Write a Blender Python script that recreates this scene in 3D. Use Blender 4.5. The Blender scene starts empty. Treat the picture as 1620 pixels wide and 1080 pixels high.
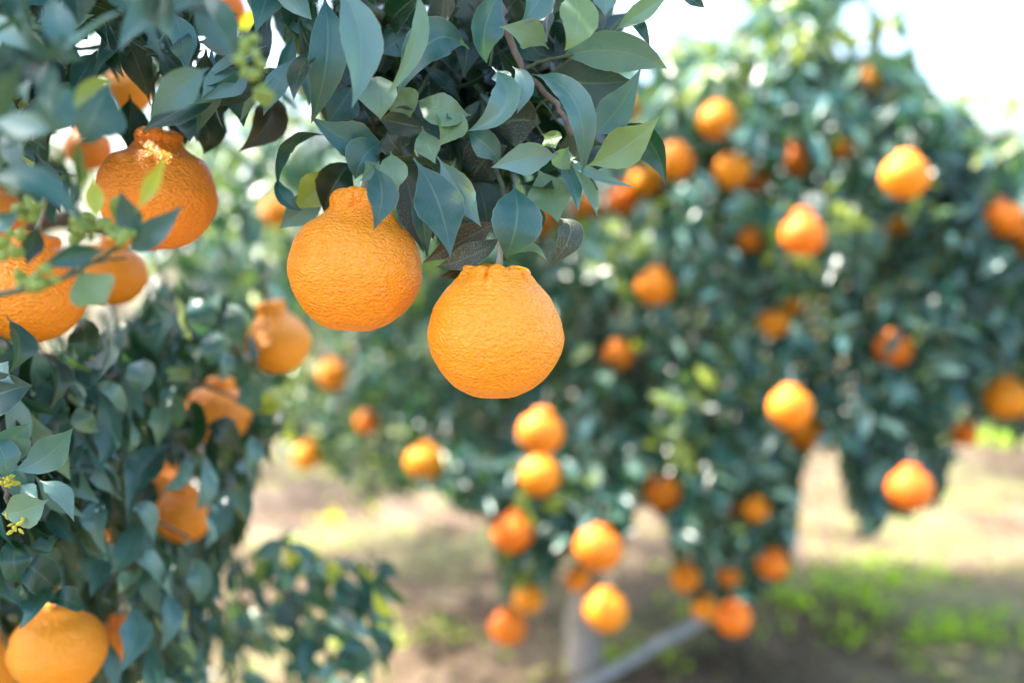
import bpy, math
import numpy as np
from mathutils import Vector, Matrix, noise as mnoise
R = math.radians
sc = bpy.context.scene
COL = sc.collection

# ------------------------------------------------------------------ camera
CAM_H = 1.17
PITCH = 4.0
LENS = 35.0
FP = LENS / 36.0 * 1620.0
cam_d = bpy.data.cameras.new('camera')
cam = bpy.data.objects.new('camera', cam_d)
COL.objects.link(cam)
cam.location = (0, 0, CAM_H)
cam.rotation_euler = (R(90 - PITCH), 0, 0)
cam_d.lens = LENS
cam_d.sensor_width = 36
cam_d.clip_start = 0.02
cam_d.clip_end = 3000
cam_d.dof.use_dof = True
cam_d.dof.focus_distance = 0.60
cam_d.dof.aperture_fstop = 2.6
cam_d.dof.aperture_blades = 0
sc.camera = cam

# ------------------------------------------------------------------ light
SUN_ELEV, SUN_AZ = 55.0, -76.0      # azimuth measured from +Y (view direction) towards +X
sd = Vector((math.sin(R(SUN_AZ)) * math.cos(R(SUN_ELEV)), math.cos(R(SUN_AZ)) * math.cos(R(SUN_ELEV)), math.sin(R(SUN_ELEV))))
w = bpy.data.worlds.new('World')
sc.world = w
w.use_nodes = True
nt = w.node_tree
bg = nt.nodes['Background']
sky = nt.nodes.new('ShaderNodeTexSky')
sky.sky_type = 'NISHITA'
sky.sun_disc = False
sky.sun_elevation = R(SUN_ELEV)
sky.sun_rotation = R(SUN_AZ)
sky.air_density = 1.0
sky.dust_density = 4.0
sky.ozone_density = 1.0
nt.links.new(sky.outputs[0], bg.inputs[0])
bg.inputs[1].default_value = 0.15
sl = bpy.data.lights.new('sun', 'SUN')
sl.energy = 2.6
sl.angle = R(0.5)
sl.color = (1.0, 0.93, 0.82)
so = bpy.data.objects.new('sun', sl)
COL.objects.link(so)
so.location = sd * 20
so.rotation_euler = (-sd).to_track_quat('-Z', 'Y').to_euler()
sc.view_settings.view_transform = 'Standard'
sc.view_settings.look = 'None'
sc.view_settings.exposure = 2.52
sc.view_settings.gamma = 1
sc.cycles.use_denoising = True
sc.cycles.max_bounces = 8
sc.cycles.transparent_max_bounces = 4
sc.cycles.sample_clamp_indirect = 6.0

# ------------------------------------------------------------------ helpers
ca, sa = math.cos(R(PITCH)), math.sin(R(PITCH))
FWD = np.array([0, ca, -sa]); UP = np.array([0, sa, ca]); RT = np.array([1.0, 0, 0]); CAM = np.array([0, 0, CAM_H])
def P(px, py, d):
    """a point of the place, at depth d metres, from where the photo shows it"""
    return CAM + d * (FWD + RT * (px - 810) / FP + UP * (540 - py) / FP)
def proj(p):
    q = np.asarray(p) - CAM
    d = q @ FWD
    d = np.where(np.abs(d) < 1e-6, 1e-6, d)
    return 810 + FP * (q @ RT) / d, 540 - FP * (q @ UP) / d, d
def nrm(v):
    v = np.asarray(v, float)
    return v / (np.linalg.norm(v, axis=-1, keepdims=True) + 1e-12)
def inpoly(px, py, poly):
    px = np.atleast_1d(px); py = np.atleast_1d(py)
    r = np.zeros(px.shape, bool)
    n = len(poly)
    for i in range(n):
        x1, y1 = poly[i]; x2, y2 = poly[(i + 1) % n]
        if y1 == y2: continue
        c = ((y1 > py) != (y2 > py)) & (px < (x2 - x1) * (py - y1) / (y2 - y1) + x1)
        r ^= c
    return r
def link(name, me, mat, parent=None):
    if mat is not None: me.materials.append(mat)
    o = bpy.data.objects.new(name, me)
    COL.objects.link(o)
    if parent is not None: o.parent = parent
    return o
def mk_mesh(name, V, F, uv=None, tint=None, smooth=True):
    me = bpy.data.meshes.new(name)
    V = np.asarray(V, np.float32); F = np.asarray(F, np.int32)
    me.vertices.add(len(V)); me.vertices.foreach_set('co', V.ravel())
    k = F.shape[1]
    me.loops.add(F.size); me.loops.foreach_set('vertex_index', F.ravel())
    me.polygons.add(len(F))
    me.polygons.foreach_set('loop_start', np.arange(0, F.size, k, dtype=np.int32))
    me.polygons.foreach_set('loop_total', np.full(len(F), k, np.int32))
    me.update(calc_edges=True)
    if smooth: me.polygons.foreach_set('use_smooth', np.ones(len(F), bool))
    if uv is not None:
        l = me.uv_layers.new(name='UVMap')
        l.data.foreach_set('uv', np.asarray(uv, np.float32)[F.ravel()].ravel())
    if tint is not None:
        a = me.attributes.new('tint', 'FLOAT', 'POINT')
        a.data.foreach_set('value', np.asarray(tint, np.float32))
    me.validate()
    return me
def tag(o, label=None, cat=None, group=None, kind=None):
    if label: o['label'] = label
    if cat: o['category'] = cat
    if group: o['group'] = group
    if kind: o['kind'] = kind
    return o
def empty(name, loc):
    o = bpy.data.objects.new(name, None)
    o.empty_display_size = 0.05
    COL.objects.link(o); o.location = loc
    return o
def tube(pts, rad, seg=8, sub=4, wob=0.0, seed=0):
    """tapered tube through the points (Catmull-Rom); returns V, F"""
    pts = np.asarray(pts, float); n = len(pts)
    rad = np.interp(np.linspace(0, n - 1, (n - 1) * sub + 1), np.arange(n), rad)
    ext = np.vstack([2 * pts[0] - pts[1], pts, 2 * pts[-1] - pts[-2]])
    C = []
    for i in range(n - 1):
        p0, p1, p2, p3 = ext[i:i + 4]
        for j in range(sub):
            t = j / sub
            C.append(0.5 * ((2 * p1) + (-p0 + p2) * t + (2 * p0 - 5 * p1 + 4 * p2 - p3) * t * t + (-p0 + 3 * p1 - 3 * p2 + p3) * t ** 3))
    C.append(pts[-1]); C = np.array(C)
    if wob:
        rg = np.random.default_rng(seed)
        C[1:-1] += rg.normal(0, wob, (len(C) - 2, 3))
    T = nrm(np.gradient(C, axis=0))
    A = np.cross(T, [0.31, 0.2, 0.93]); A = nrm(A); B = np.cross(T, A)
    an = np.linspace(0, 2 * np.pi, seg, endpoint=False)
    V = (C[:, None] + rad[:, None, None] * (np.cos(an)[None, :, None] * A[:, None] + np.sin(an)[None, :, None] * B[:, None])).reshape(-1, 3)
    F = []
    for i in range(len(C) - 1):
        for j in range(seg):
            F.append((i * seg + j, i * seg + (j + 1) % seg, (i + 1) * seg + (j + 1) % seg, (i + 1) * seg + j))
    # end caps closed with a pole vertex each
    k = len(V)
    V = np.vstack([V, C[0], C[-1]])
    for j in range(seg):
        F.append((k, (j + 1) % seg, j, k)); F.append((k + 1, (len(C) - 1) * seg + j, (len(C) - 1) * seg + (j + 1) % seg, k + 1))
    F2 = [f for f in F]
    return V, F2
def merge(parts):
    V = []; F = []; o = 0
    for v, f in parts:
        V.append(v); F += [tuple(i + o for i in q) for q in f]; o += len(v)
    return np.vstack(V), F
def py_mesh(name, V, F, smooth=True):
    me = bpy.data.meshes.new(name)
    FF = []
    for q in F:
        u = []
        for i in q:
            if i not in u: u.append(int(i))
        FF.append(u)
    me.from_pydata([tuple(map(float, v)) for v in V], [], FF)
    if smooth: me.polygons.foreach_set('use_smooth', np.ones(len(me.polygons), bool))
    me.validate(); me.update()
    return me

# ------------------------------------------------------------------ materials
def newmat(name):
    m = bpy.data.materials.new(name); m.use_nodes = True
    for n in list(m.node_tree.nodes): m.node_tree.nodes.remove(n)
    return m, m.node_tree.nodes, m.node_tree.links
def N(ns, t, **k):
    n = ns.new(t)
    for a, b in k.items():
        if a.startswith('i_'):
            key = a[2:]
            n.inputs[int(key) if key.isdigit() else key.replace('_', ' ')].default_value = b
        else: setattr(n, a, b)
    return n
def ramp(ns, stops, interp='LINEAR'):
    r = ns.new('ShaderNodeValToRGB'); cr = r.color_ramp; cr.interpolation = interp
    while len(cr.elements) > 1: cr.elements.remove(cr.elements[-1])
    cr.elements[0].position = stops[0][0]; cr.elements[0].color = (*stops[0][1], 1)
    for p, c in stops[1:]:
        e = cr.elements.new(p); e.color = (*c, 1)
    return r
def mixc(ns, ls, fac, a, b, mode='MIX'):
    m = ns.new('ShaderNodeMix'); m.data_type = 'RGBA'; m.blend_type = mode
    for s, v in ((m.inputs['Factor'], fac), (m.inputs['A'], a), (m.inputs['B'], b)):
        if hasattr(v, 'links'): ls.new(v, s)
        elif isinstance(v, tuple): s.default_value = (*v, 1)
        else: s.default_value = v
    return m.outputs['Result']
def mth(ns, ls, op, a, b=0.0, c=None, clamp=False):
    m = ns.new('ShaderNodeMath'); m.operation = op; m.use_clamp = clamp
    for i, v in enumerate((a, b) + ((c,) if c is not None else ())):
        if hasattr(v, 'links'): ls.new(v, m.inputs[i])
        else: m.inputs[i].default_value = v
    return m.outputs[0]

# tint: 0..0.8 mature blue-green with shade and sky sheen built into its dark and pale ends, 0.85 olive, 1 fresh lime, below 0 a brown dying leaf
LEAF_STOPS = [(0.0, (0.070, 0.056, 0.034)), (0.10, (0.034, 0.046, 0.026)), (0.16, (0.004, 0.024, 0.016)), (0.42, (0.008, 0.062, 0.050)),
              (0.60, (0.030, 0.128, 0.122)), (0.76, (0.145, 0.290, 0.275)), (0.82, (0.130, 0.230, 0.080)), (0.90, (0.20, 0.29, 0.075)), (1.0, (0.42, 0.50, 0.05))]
TRANS_STOPS = [(0.0, (0.12, 0.06, 0.01)), (0.16, (0.03, 0.12, 0.01)), (0.70, (0.07, 0.20, 0.04)), (0.85, (0.22, 0.40, 0.03)), (1.0, (0.75, 0.80, 0.04))]
def leaf_mat(name, rough=0.40, near=False, speck=0.0, trans=0.30):
    m, ns, ls = newmat(name)
    out = N(ns, 'ShaderNodeOutputMaterial')
    at = N(ns, 'ShaderNodeAttribute', attribute_name='tint')
    r = ramp(ns, LEAF_STOPS); ls.new(at.outputs['Fac'], r.inputs[0])
    tr = ramp(ns, TRANS_STOPS); ls.new(at.outputs['Fac'], tr.inputs[0])
    col = r.outputs[0]
    p = N(ns, 'ShaderNodeBsdfPrincipled')
    rv = rough
    geo = N(ns, 'ShaderNodeNewGeometry')
    # the underside of the leaf is paler and matt
    pale = mixc(ns, ls, mth(ns, ls, 'MULTIPLY', at.outputs['Fac'], 0.45), col, (0.17, 0.25, 0.17))
    if near:
        tc = N(ns, 'ShaderNodeTexCoord'); uv = N(ns, 'ShaderNodeUVMap')
        sx = N(ns, 'ShaderNodeSeparateXYZ'); ls.new(uv.outputs[0], sx.inputs[0])
        ac = mth(ns, ls, 'ABSOLUTE', mth(ns, ls, 'SUBTRACT', sx.outputs[1], 0.5))
        mid = mth(ns, ls, 'SUBTRACT', 1.0, mth(ns, ls, 'MULTIPLY', ac, 26.0), clamp=True)
        # side veins run forward from the midrib
        vv = mth(ns, ls, 'SUBTRACT', mth(ns, ls, 'MULTIPLY', sx.outputs[0], 11.0), mth(ns, ls, 'MULTIPLY', ac, 8.0))
        sv = mth(ns, ls, 'PINGPONG', vv, 0.5)
        sv = mth(ns, ls, 'SUBTRACT', 1.0, mth(ns, ls, 'MULTIPLY', sv, 9.0), clamp=True)
        vein = mth(ns, ls, 'MAXIMUM', mid, mth(ns, ls, 'MULTIPLY', sv, 0.22))
        edge = mth(ns, ls, 'MULTIPLY', mth(ns, ls, 'SUBTRACT', ac, 0.465), 26.0, clamp=True)
        nz = N(ns, 'ShaderNodeTexNoise', i_Scale=45.0, i_Detail=4.0); ls.new(tc.outputs['Object'], nz.inputs['Vector'])
        nz2 = N(ns, 'ShaderNodeTexNoise', i_Scale=340.0, i_Detail=2.0); ls.new(tc.outputs['Object'], nz2.inputs['Vector'])
        # blotches of paler, dusty wax
        blot = mth(ns, ls, 'MULTIPLY', mth(ns, ls, 'SUBTRACT', nz.outputs[0], 0.46), 2.6, clamp=True)
        col = mixc(ns, ls, mth(ns, ls, 'MULTIPLY', blot, mth(ns, ls, 'MULTIPLY', at.outputs['Fac'], 0.60)), col, (0.24, 0.32, 0.27))
        yel = mth(ns, ls, 'MULTIPLY', mth(ns, ls, 'SUBTRACT', nz.outputs[0], 0.66), 10.0, clamp=True)
        col = mixc(ns, ls, mth(ns, ls, 'MULTIPLY', yel, 0.45), col, (0.26, 0.33, 0.06))
        col = mixc(ns, ls, mth(ns, ls, 'MULTIPLY', vein, 0.30), col, (0.26, 0.36, 0.20))
        col = mixc(ns, ls, mth(ns, ls, 'MULTIPLY', edge, 0.40), col, (0.30, 0.36, 0.22))
        if speck:
            vo = N(ns, 'ShaderNodeTexVoronoi', i_Scale=1300.0); ls.new(tc.outputs['Object'], vo.inputs['Vector'])
            sp = mth(ns, ls, 'MULTIPLY', mth(ns, ls, 'SUBTRACT', 0.34, vo.outputs['Distance']), 6.0, clamp=True)
            sp = mth(ns, ls, 'MULTIPLY', sp, mth(ns, ls, 'MULTIPLY', mth(ns, ls, 'SUBTRACT', nz.outputs[0], 0.35), 5.0, clamp=True))
            col = mixc(ns, ls, mth(ns, ls, 'MULTIPLY', sp, speck), col, (0.62, 0.55, 0.40))
        bp = N(ns, 'ShaderNodeBump', i_Strength=0.35, i_Distance=0.0006)
        hgt = mth(ns, ls, 'ADD', mth(ns, ls, 'MULTIPLY', vein, -0.8), mth(ns, ls, 'MULTIPLY', nz2.outputs[0], 0.5))
        ls.new(hgt, bp.inputs['Height']); ls.new(bp.outputs[0], p.inputs['Normal'])
        rr = mth(ns, ls, 'ADD', mth(ns, ls, 'MULTIPLY', nz.outputs[0], 0.30), rough - 0.18)
        ls.new(rr, p.inputs['Roughness'])
    else:
        p.inputs['Roughness'].default_value = rough
    fc = mixc(ns, ls, geo.outputs['Backfacing'], col, pale)
    ls.new(fc, p.inputs['Base Color'])
    p.inputs['Specular IOR Level'].default_value = 0.6
    t = N(ns, 'ShaderNodeBsdfTranslucent'); ls.new(tr.outputs[0], t.inputs[0])
    mx = N(ns, 'ShaderNodeMixShader'); mx.inputs[0].default_value = trans
    ls.new(p.outputs[0], mx.inputs[1]); ls.new(t.outputs[0], mx.inputs[2]); ls.new(mx.outputs[0], out.inputs[0])
    return m
M_LEAF_NEAR = leaf_mat('citrus leaf near', 0.36, near=True, trans=.22)
M_LEAF_SPECK = leaf_mat('citrus leaf dusty', 0.55, near=True, speck=0.45, trans=0.12)
M_LEAF = leaf_mat('citrus foliage', 0.27, trans=0.32)

def fruit_mat(name, near):
    m, ns, ls = newmat(name)
    out = N(ns, 'ShaderNodeOutputMaterial'); p = N(ns, 'ShaderNodeBsdfPrincipled')
    tc = N(ns, 'ShaderNodeTexCoord'); oi = N(ns, 'ShaderNodeObjectInfo')
    n1 = N(ns, 'ShaderNodeTexNoise', i_Scale=18.0, i_Detail=3.0); ls.new(tc.outputs['Object'], n1.inputs['Vector'])
    rip = N(ns, 'ShaderNodeSeparateColor'); ls.new(oi.outputs['Color'], rip.inputs[0])
    c = mixc(ns, ls, rip.outputs[0], (0.97, 0.335, 0.004), (0.84, 0.155, 0.003))
    c = mixc(ns, ls, mth(ns, ls, 'MULTIPLY', mth(ns, ls, 'SUBTRACT', n1.outputs[0], 0.45), 1.6, clamp=True), c, (0.97, 0.37, 0.010))
    if near:
        mp = N(ns, 'ShaderNodeMapping'); mp.inputs['Scale'].default_value = (1, 1, 1.7); ls.new(tc.outputs['Object'], mp.inputs[0])
        vo = N(ns, 'ShaderNodeTexVoronoi', i_Scale=480.0, feature='SMOOTH_F1'); ls.new(mp.outputs[0], vo.inputs['Vector'])
        wr = N(ns, 'ShaderNodeTexNoise', i_Scale=300.0, i_Detail=2.0, i_Distortion=0.3); ls.new(mp.outputs[0], wr.inputs['Vector'])
        lp = N(ns, 'ShaderNodeTexNoise', i_Scale=55.0, i_Detail=2.0); ls.new(mp.outputs[0], lp.inputs['Vector'])
        h = mth(ns, ls, 'ADD', mth(ns, ls, 'MULTIPLY', vo.outputs['Distance'], 0.85), mth(ns, ls, 'MULTIPLY', wr.outputs[0], 1.0))
        h = mth(ns, ls, 'ADD', h, mth(ns, ls, 'MULTIPLY', lp.outputs[0], 0.9))
        bp = N(ns, 'ShaderNodeBump', i_Strength=1.0, i_Distance=0.0015)
        ls.new(h, bp.inputs['Height']); ls.new(bp.outputs[0], p.inputs['Normal'])
        pit = mth(ns, ls, 'MULTIPLY', mth(ns, ls, 'SUBTRACT', 0.22, vo.outputs['Distance']), 5.0, clamp=True)
        c = mixc(ns, ls, mth(ns, ls, 'MULTIPLY', pit, 0.30), c, (0.70, 0.14, 0.01))
        # pale tan speckles towards the bottom
        sx = N(ns, 'ShaderNodeSeparateXYZ'); ls.new(tc.outputs['Object'], sx.inputs[0])
        low = mth(ns, ls, 'MULTIPLY', mth(ns, ls, 'SUBTRACT', -0.028, sx.outputs[2]), 90.0, clamp=True)
        spk = mth(ns, ls, 'MULTIPLY', mth(ns, ls, 'SUBTRACT', wr.outputs[0], 0.52), 9.0, clamp=True)
        c = mixc(ns, ls, mth(ns, ls, 'MULTIPLY', mth(ns, ls, 'MULTIPLY', low, spk), 0.45), c, (0.85, 0.50, 0.28))
        p.inputs['Roughness'].default_value = 0.40
        p.inputs['Specular IOR Level'].default_value = 0.62
    else:
        p.inputs['Roughness'].default_value = 0.60
        p.inputs['Specular IOR Level'].default_value = 0.5
    ls.new(c, p.inputs['Base Color'])
    p.inputs['Subsurface Weight'].default_value = 0.15
    p.inputs['Subsurface Radius'].default_value = (0.012, 0.005, 0.0008)
    p.inputs['Subsurface Scale'].default_value = 1.0
    ls.new(p.outputs[0], out.inputs[0])
    return m
M_FRUIT = fruit_mat('mandarin peel', True)
M_FRUIT_FAR = fruit_mat('mandarin peel smooth', False)

def bark_mat(name, a, b, scale=60, bump=0.004):
    m, ns, ls = newmat(name)
    out = N(ns, 'ShaderNodeOutputMaterial'); p = N(ns, 'ShaderNodeBsdfPrincipled', i_Roughness=0.75)
    tc = N(ns, 'ShaderNodeTexCoord'); mp = N(ns, 'ShaderNodeMapping'); mp.inputs['Scale'].default_value = (1, 1, 0.25)
    ls.new(tc.outputs['Object'], mp.inputs[0])
    n1 = N(ns, 'ShaderNodeTexNoise', i_Scale=scale, i_Detail=5.0); ls.new(mp.outputs[0], n1.inputs['Vector'])
    r = ramp(ns, [(0.3, a), (0.7, b)]); ls.new(n1.outputs[0], r.inputs[0]); ls.new(r.outputs[0], p.inputs['Base Color'])
    bp = N(ns, 'ShaderNodeBump', i_Strength=0.5, i_Distance=bump); ls.new(n1.outputs[0], bp.inputs['Height']); ls.new(bp.outputs[0], p.inputs['Normal'])
    ls.new(p.outputs[0], out.inputs[0])
    return m
M_BARK = bark_mat('grey bark', (0.24, 0.21, 0.19), (0.42, 0.38, 0.34))
M_TWIG = bark_mat('green twig', (0.035, 0.070, 0.040), (0.085, 0.12, 0.07), 200, 0.0006)
M_WOOD = bark_mat('brown twig', (0.09, 0.065, 0.05), (0.20, 0.16, 0.13), 150, 0.001)
M_STEM = bark_mat('fruit stem', (0.16, 0.17, 0.13), (0.33, 0.32, 0.27), 400, 0.0004)
def plain(name, c, rough=0.5, trans=None, c2=None):
    m, ns, ls = newmat(name)
    out = N(ns, 'ShaderNodeOutputMaterial'); p = N(ns, 'ShaderNodeBsdfPrincipled', i_Roughness=rough)
    tc = N(ns, 'ShaderNodeTexCoord'); n1 = N(ns, 'ShaderNodeTexNoise', i_Scale=40.0, i_Detail=3.0); ls.new(tc.outputs['Object'], n1.inputs['Vector'])
    r = ramp(ns, [(0.3, c), (0.7, c2 or tuple(min(1, x * 1.35) for x in c))]); ls.new(n1.outputs[0], r.inputs[0]); ls.new(r.outputs[0], p.inputs['Base Color'])
    if trans:
        t = N(ns, 'ShaderNodeBsdfTranslucent'); t.inputs[0].default_value = (*trans, 1)
        mx = N(ns, 'ShaderNodeMixShader'); mx.inputs[0].default_value = 0.45
        ls.new(p.outputs[0], mx.inputs[1]); ls.new(t.outputs[0], mx.inputs[2]); ls.new(mx.outputs[0], out.inputs[0])
    else: ls.new(p.outputs[0], out.inputs[0])
    return m
M_BUD = plain('flower bud', (0.28, 0.40, 0.10), 0.45, (0.35, 0.5, 0.05), (0.42, 0.52, 0.17))
M_BUDY = plain('yellow bud', (0.60, 0.58, 0.06), 0.4, (0.6, 0.6, 0.05), (0.75, 0.70, 0.15))
M_WEED = plain('weed leaf', (0.28, 0.50, 0.012), 0.4, (0.55, 0.85, 0.02), (0.42, 0.62, 0.03))
M_GRASS = plain('dry grass', (0.36, 0.34, 0.14), 0.7, (0.5, 0.5, 0.15), (0.50, 0.46, 0.24))
M_YFLOWER = plain('yellow petals', (0.80, 0.70, 0.02), 0.6, (0.8, 0.7, 0.02))
M_PIPE = plain('grey pipe', (0.36, 0.355, 0.35), 0.4, None, (0.5, 0.49, 0.48))
def ground_mat():
    m, ns, ls = newmat('orchard soil')
    out = N(ns, 'ShaderNodeOutputMaterial'); p = N(ns, 'ShaderNodeBsdfPrincipled', i_Roughness=0.9)
    p.inputs['Specular IOR Level'].default_value = 0.2
    tc = N(ns, 'ShaderNodeTexCoord')
    n1 = N(ns, 'ShaderNodeTexNoise', i_Scale=2.6, i_Detail=6.0); ls.new(tc.outputs['Object'], n1.inputs['Vector'])
    n2 = N(ns, 'ShaderNodeTexNoise', i_Scale=0.9, i_Detail=3.0); ls.new(tc.outputs['Object'], n2.inputs['Vector'])
    n3 = N(ns, 'ShaderNodeTexNoise', i_Scale=40.0, i_Detail=6.0); ls.new(tc.outputs['Object'], n3.inputs['Vector'])
    soil = ramp(ns, [(0.34, (0.075, 0.05, 0.034)), (0.52, (0.165, 0.115, 0.078)), (0.72, (0.29, 0.23, 0.165))]); ls.new(n1.outputs[0], soil.inputs[0])
    grs = ramp(ns, [(0.35, (0.19, 0.20, 0.08)), (0.65, (0.28, 0.27, 0.13))]); ls.new(n3.outputs[0], grs.inputs[0])
    f = mth(ns, ls, 'MULTIPLY', mth(ns, ls, 'SUBTRACT', n2.outputs[0], 0.50), 9.0, clamp=True)
    c = mixc(ns, ls, f, soil.outputs[0], grs.outputs[0])
    c = mixc(ns, ls, mth(ns, ls, 'MULTIPLY', n3.outputs[0], 0.25), c, (0.12, 0.09, 0.06))
    ls.new(c, p.inputs['Base Color'])
    bp = N(ns, 'ShaderNodeBump', i_Strength=0.8, i_Distance=0.02); ls.new(n3.outputs[0], bp.inputs['Height']); ls.new(bp.outputs[0], p.inputs['Normal'])
    ls.new(p.outputs[0], out.inputs[0])
    return m
M_GROUND = ground_mat()

# ------------------------------------------------------------------ ground
def gh(x, y):
    return 0.035 * mnoise.noise(Vector((x * 0.9, y * 0.9, 0))) + 0.015 * mnoise.noise(Vector((x * 3.1, y * 3.1, 4)))
def axis(n, near, far):
    t = np.linspace(-1, 1, n); return np.sign(t) * (near * np.abs(t) + (far - near) * np.abs(t) ** 7)
gx = axis(161, 8, 400); gy = axis(161, 8, 400) + 3
V = []
for y in gy:
    for x in gx: V.append((x, y, gh(x, y) if abs(x) < 40 and abs(y) < 40 else 0))
n = len(gx)
ii, jj = np.meshgrid(np.arange(n - 1), np.arange(n - 1), indexing='ij')
a = (ii * n + jj).ravel()
F = np.stack([a, a + 1, a + n + 1, a + n], 1)
g = link('ground', mk_mesh('ground', V, F), M_GROUND); tag(g, kind='structure')

# ------------------------------------------------------------------ leaves
def wprof(t):
    # citrus leaf: short petiole, broad at 45 %, drawn out tip
    b = np.clip((t - 0.07) / 0.93, 0, 1)
    return np.maximum(0.05 * (1 - t), np.sin(np.pi * b ** 0.96) ** 1.08 * (1 - 0.35 * np.clip((b - .6) / .4, 0, 1)) * 1.02)
def leaf_batch(base, T0, Nn, L, W, tint, k, fold, rows=7, rng=None, twist=None):
    """many leaves at once -> V, F, uv, tint"""
    n = len(base)
    t = np.linspace(0, 1, rows); s = np.array([-1, -0.55, 0, 0.55, 1.0])
    T0 = nrm(T0); Nn = Nn - (Nn * T0).sum(1, keepdims=True) * T0; Nn = nrm(Nn)
    S = np.cross(T0, Nn)
    k = np.where(np.abs(k) < 1e-3, 1e-3, k)[:, None]
    kt = k * t[None]
    cx = np.sin(kt) / k; cy = -(1 - np.cos(kt)) / k
    C = base[:, None] + L[:, None, None] * (cx[..., None] * T0[:, None] + cy[..., None] * Nn[:, None])
    Nt = np.sin(kt)[..., None] * T0[:, None] + np.cos(kt)[..., None] * Nn[:, None]
    St = np.broadcast_to(S[:, None], Nt.shape)
    if twist is not None:
        a = twist[:, None] * t[None]
        St, Nt = np.cos(a)[..., None] * St + np.sin(a)[..., None] * Nt, -np.sin(a)[..., None] * St + np.cos(a)[..., None] * Nt
    wt = W[:, None] * 0.5 * wprof(t)[None]
    ph = (rng.random(n) * 6.28)[:, None] if rng is not None else 0
    wave = 0.10 * np.sin(t[None] * 11 + ph)
    V = C[:, :, None] + wt[:, :, None, None] * (s[None, None, :, None] * St[:, :, None] +
        (fold[:, None, None] * np.abs(s)[None, None] + wave[:, :, None] * (s ** 2 * np.sign(s))[None, None])[..., None] * Nt[:, :, None])
    V = V.reshape(-1, 3)
    m = len(s)
    i, j = np.meshgrid(np.arange(rows - 1), np.arange(m - 1), indexing='ij')
    q = (i * m + j).ravel(); f = np.stack([q, q + 1, q + m + 1, q + m], 1)
    F = (f[None] + (np.arange(n) * rows * m)[:, None, None]).reshape(-1, 4)
    uv = np.stack(np.meshgrid(t, (s + 1) / 2, indexing='ij'), -1).reshape(-1, 2)
    uv = np.tile(uv, (n, 1))
    tt = np.repeat(tint, rows * m)
    return V, F, uv, tt

# ------------------------------------------------------------------ fruit table
# px, py, width px, neck height, neck radius, tilt deg, label, cover (0 kept clear, 1 leaves may hide it), near?, depth override
FR = []
def fr(*a, **k): FR.append((a, k))
# hero
fr(250, 312, 187, 0.24, 0.36, 2, 'sharp orange fruit with a short round neck, hanging upper left behind a lime leaf tip', d=0.68)
fr(562, 430, 214, 0.33, 0.45, 6, 'large orange fruit with a blue-green leaf tip over its neck, left of the sharpest', d=0.62)
fr(784, 534, 217, 0.14, 0.455, 2, 'sharpest orange fruit, lower of the central pair, with furrowed crown and grey stalk', d=0.60)
fr(45, 462, 178, 0.20, 0.40, 10, 'big orange fruit cut by the left edge behind the blurred flower buds', d=0.70)
fr(-8, 345, 95, 0.22, 0.38, -8, 'orange fruit at the left edge, above the big one behind the flower buds', d=0.82)
fr(176, 434, 110, 0.20, 0.38, 10, 'smooth orange fruit just below the upper left one, half behind the sprig', d=0.86)
fr(441, 545, 102, 0.50, 0.47, -12, 'pear-shaped yellow-orange fruit with a long neck, left of centre', d=1.0)
fr(345, 655, 104, 0.25, 0.40, 5, 'orange fruit split up by leaves in front, below the pear-shaped one', d=1.05, cover=0.35)
fr(291, 815, 92, 0.20, 0.40, 0, 'orange fruit showing only its flat lower half under blue leaves, lower left', d=1.02, cover=0.2)
fr(93, 1030, 147, 0.16, 0.40, 0, 'large soft orange fruit at the bottom left under a dark folded leaf', d=0.80)
fr(-22, 1062, 130, 0.20, 0.40, 0, 'orange fruit in the bottom left corner, cut by both edges', d=0.92)
fr(190, 1012, 74, 0.20, 0.40, 0, 'narrow glimpse of an orange fruit right of the large bottom left one', d=1.0, cover=0.4)
fr(258, 772, 80, 0.20, 0.40, 0, 'orange glimpse between leaves just above the flat lower half', d=1.12, cover=0.5)
fr(158, 880, 80, 0.20, 0.40, 0, 'small orange glimpse deep among blue leaves above the bottom left fruit', d=1.05, cover=0.8)
fr(207, 142, 78, 0.20, 0.40, 0, 'blurred orange glimpse above the upper left fruit behind its stalk', d=1.15, cover=0.4)
fr(356, 14, 70, 0.20, 0.40, 0, 'orange glimpse at the top edge between blue leaves', d=1.25, cover=0.3)
fr(140, 236, 76, 0.20, 0.40, 0, 'orange glimpse at the upper left shoulder of the upper left fruit', d=1.2, cover=0.6)
# far-left tree
fr(438, 338, 50, 0.25, 0.40, 0, 'blurred orange fruit in the pale green gap left of the two large ones', d=2.65)
fr(526, 594, 52, 0.25, 0.40, 0, 'blurred orange fruit right of the pear-shaped one', d=2.6)
fr(484, 722, 48, 0.25, 0.40, 12, 'blurred orange fruit low on the distant left tree over bare ground', d=2.7)
fr(580, 668, 38, 0.20, 0.40, 0, 'small faint orange fruit low on the distant left tree, highest over the gap', d=2.9)
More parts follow.
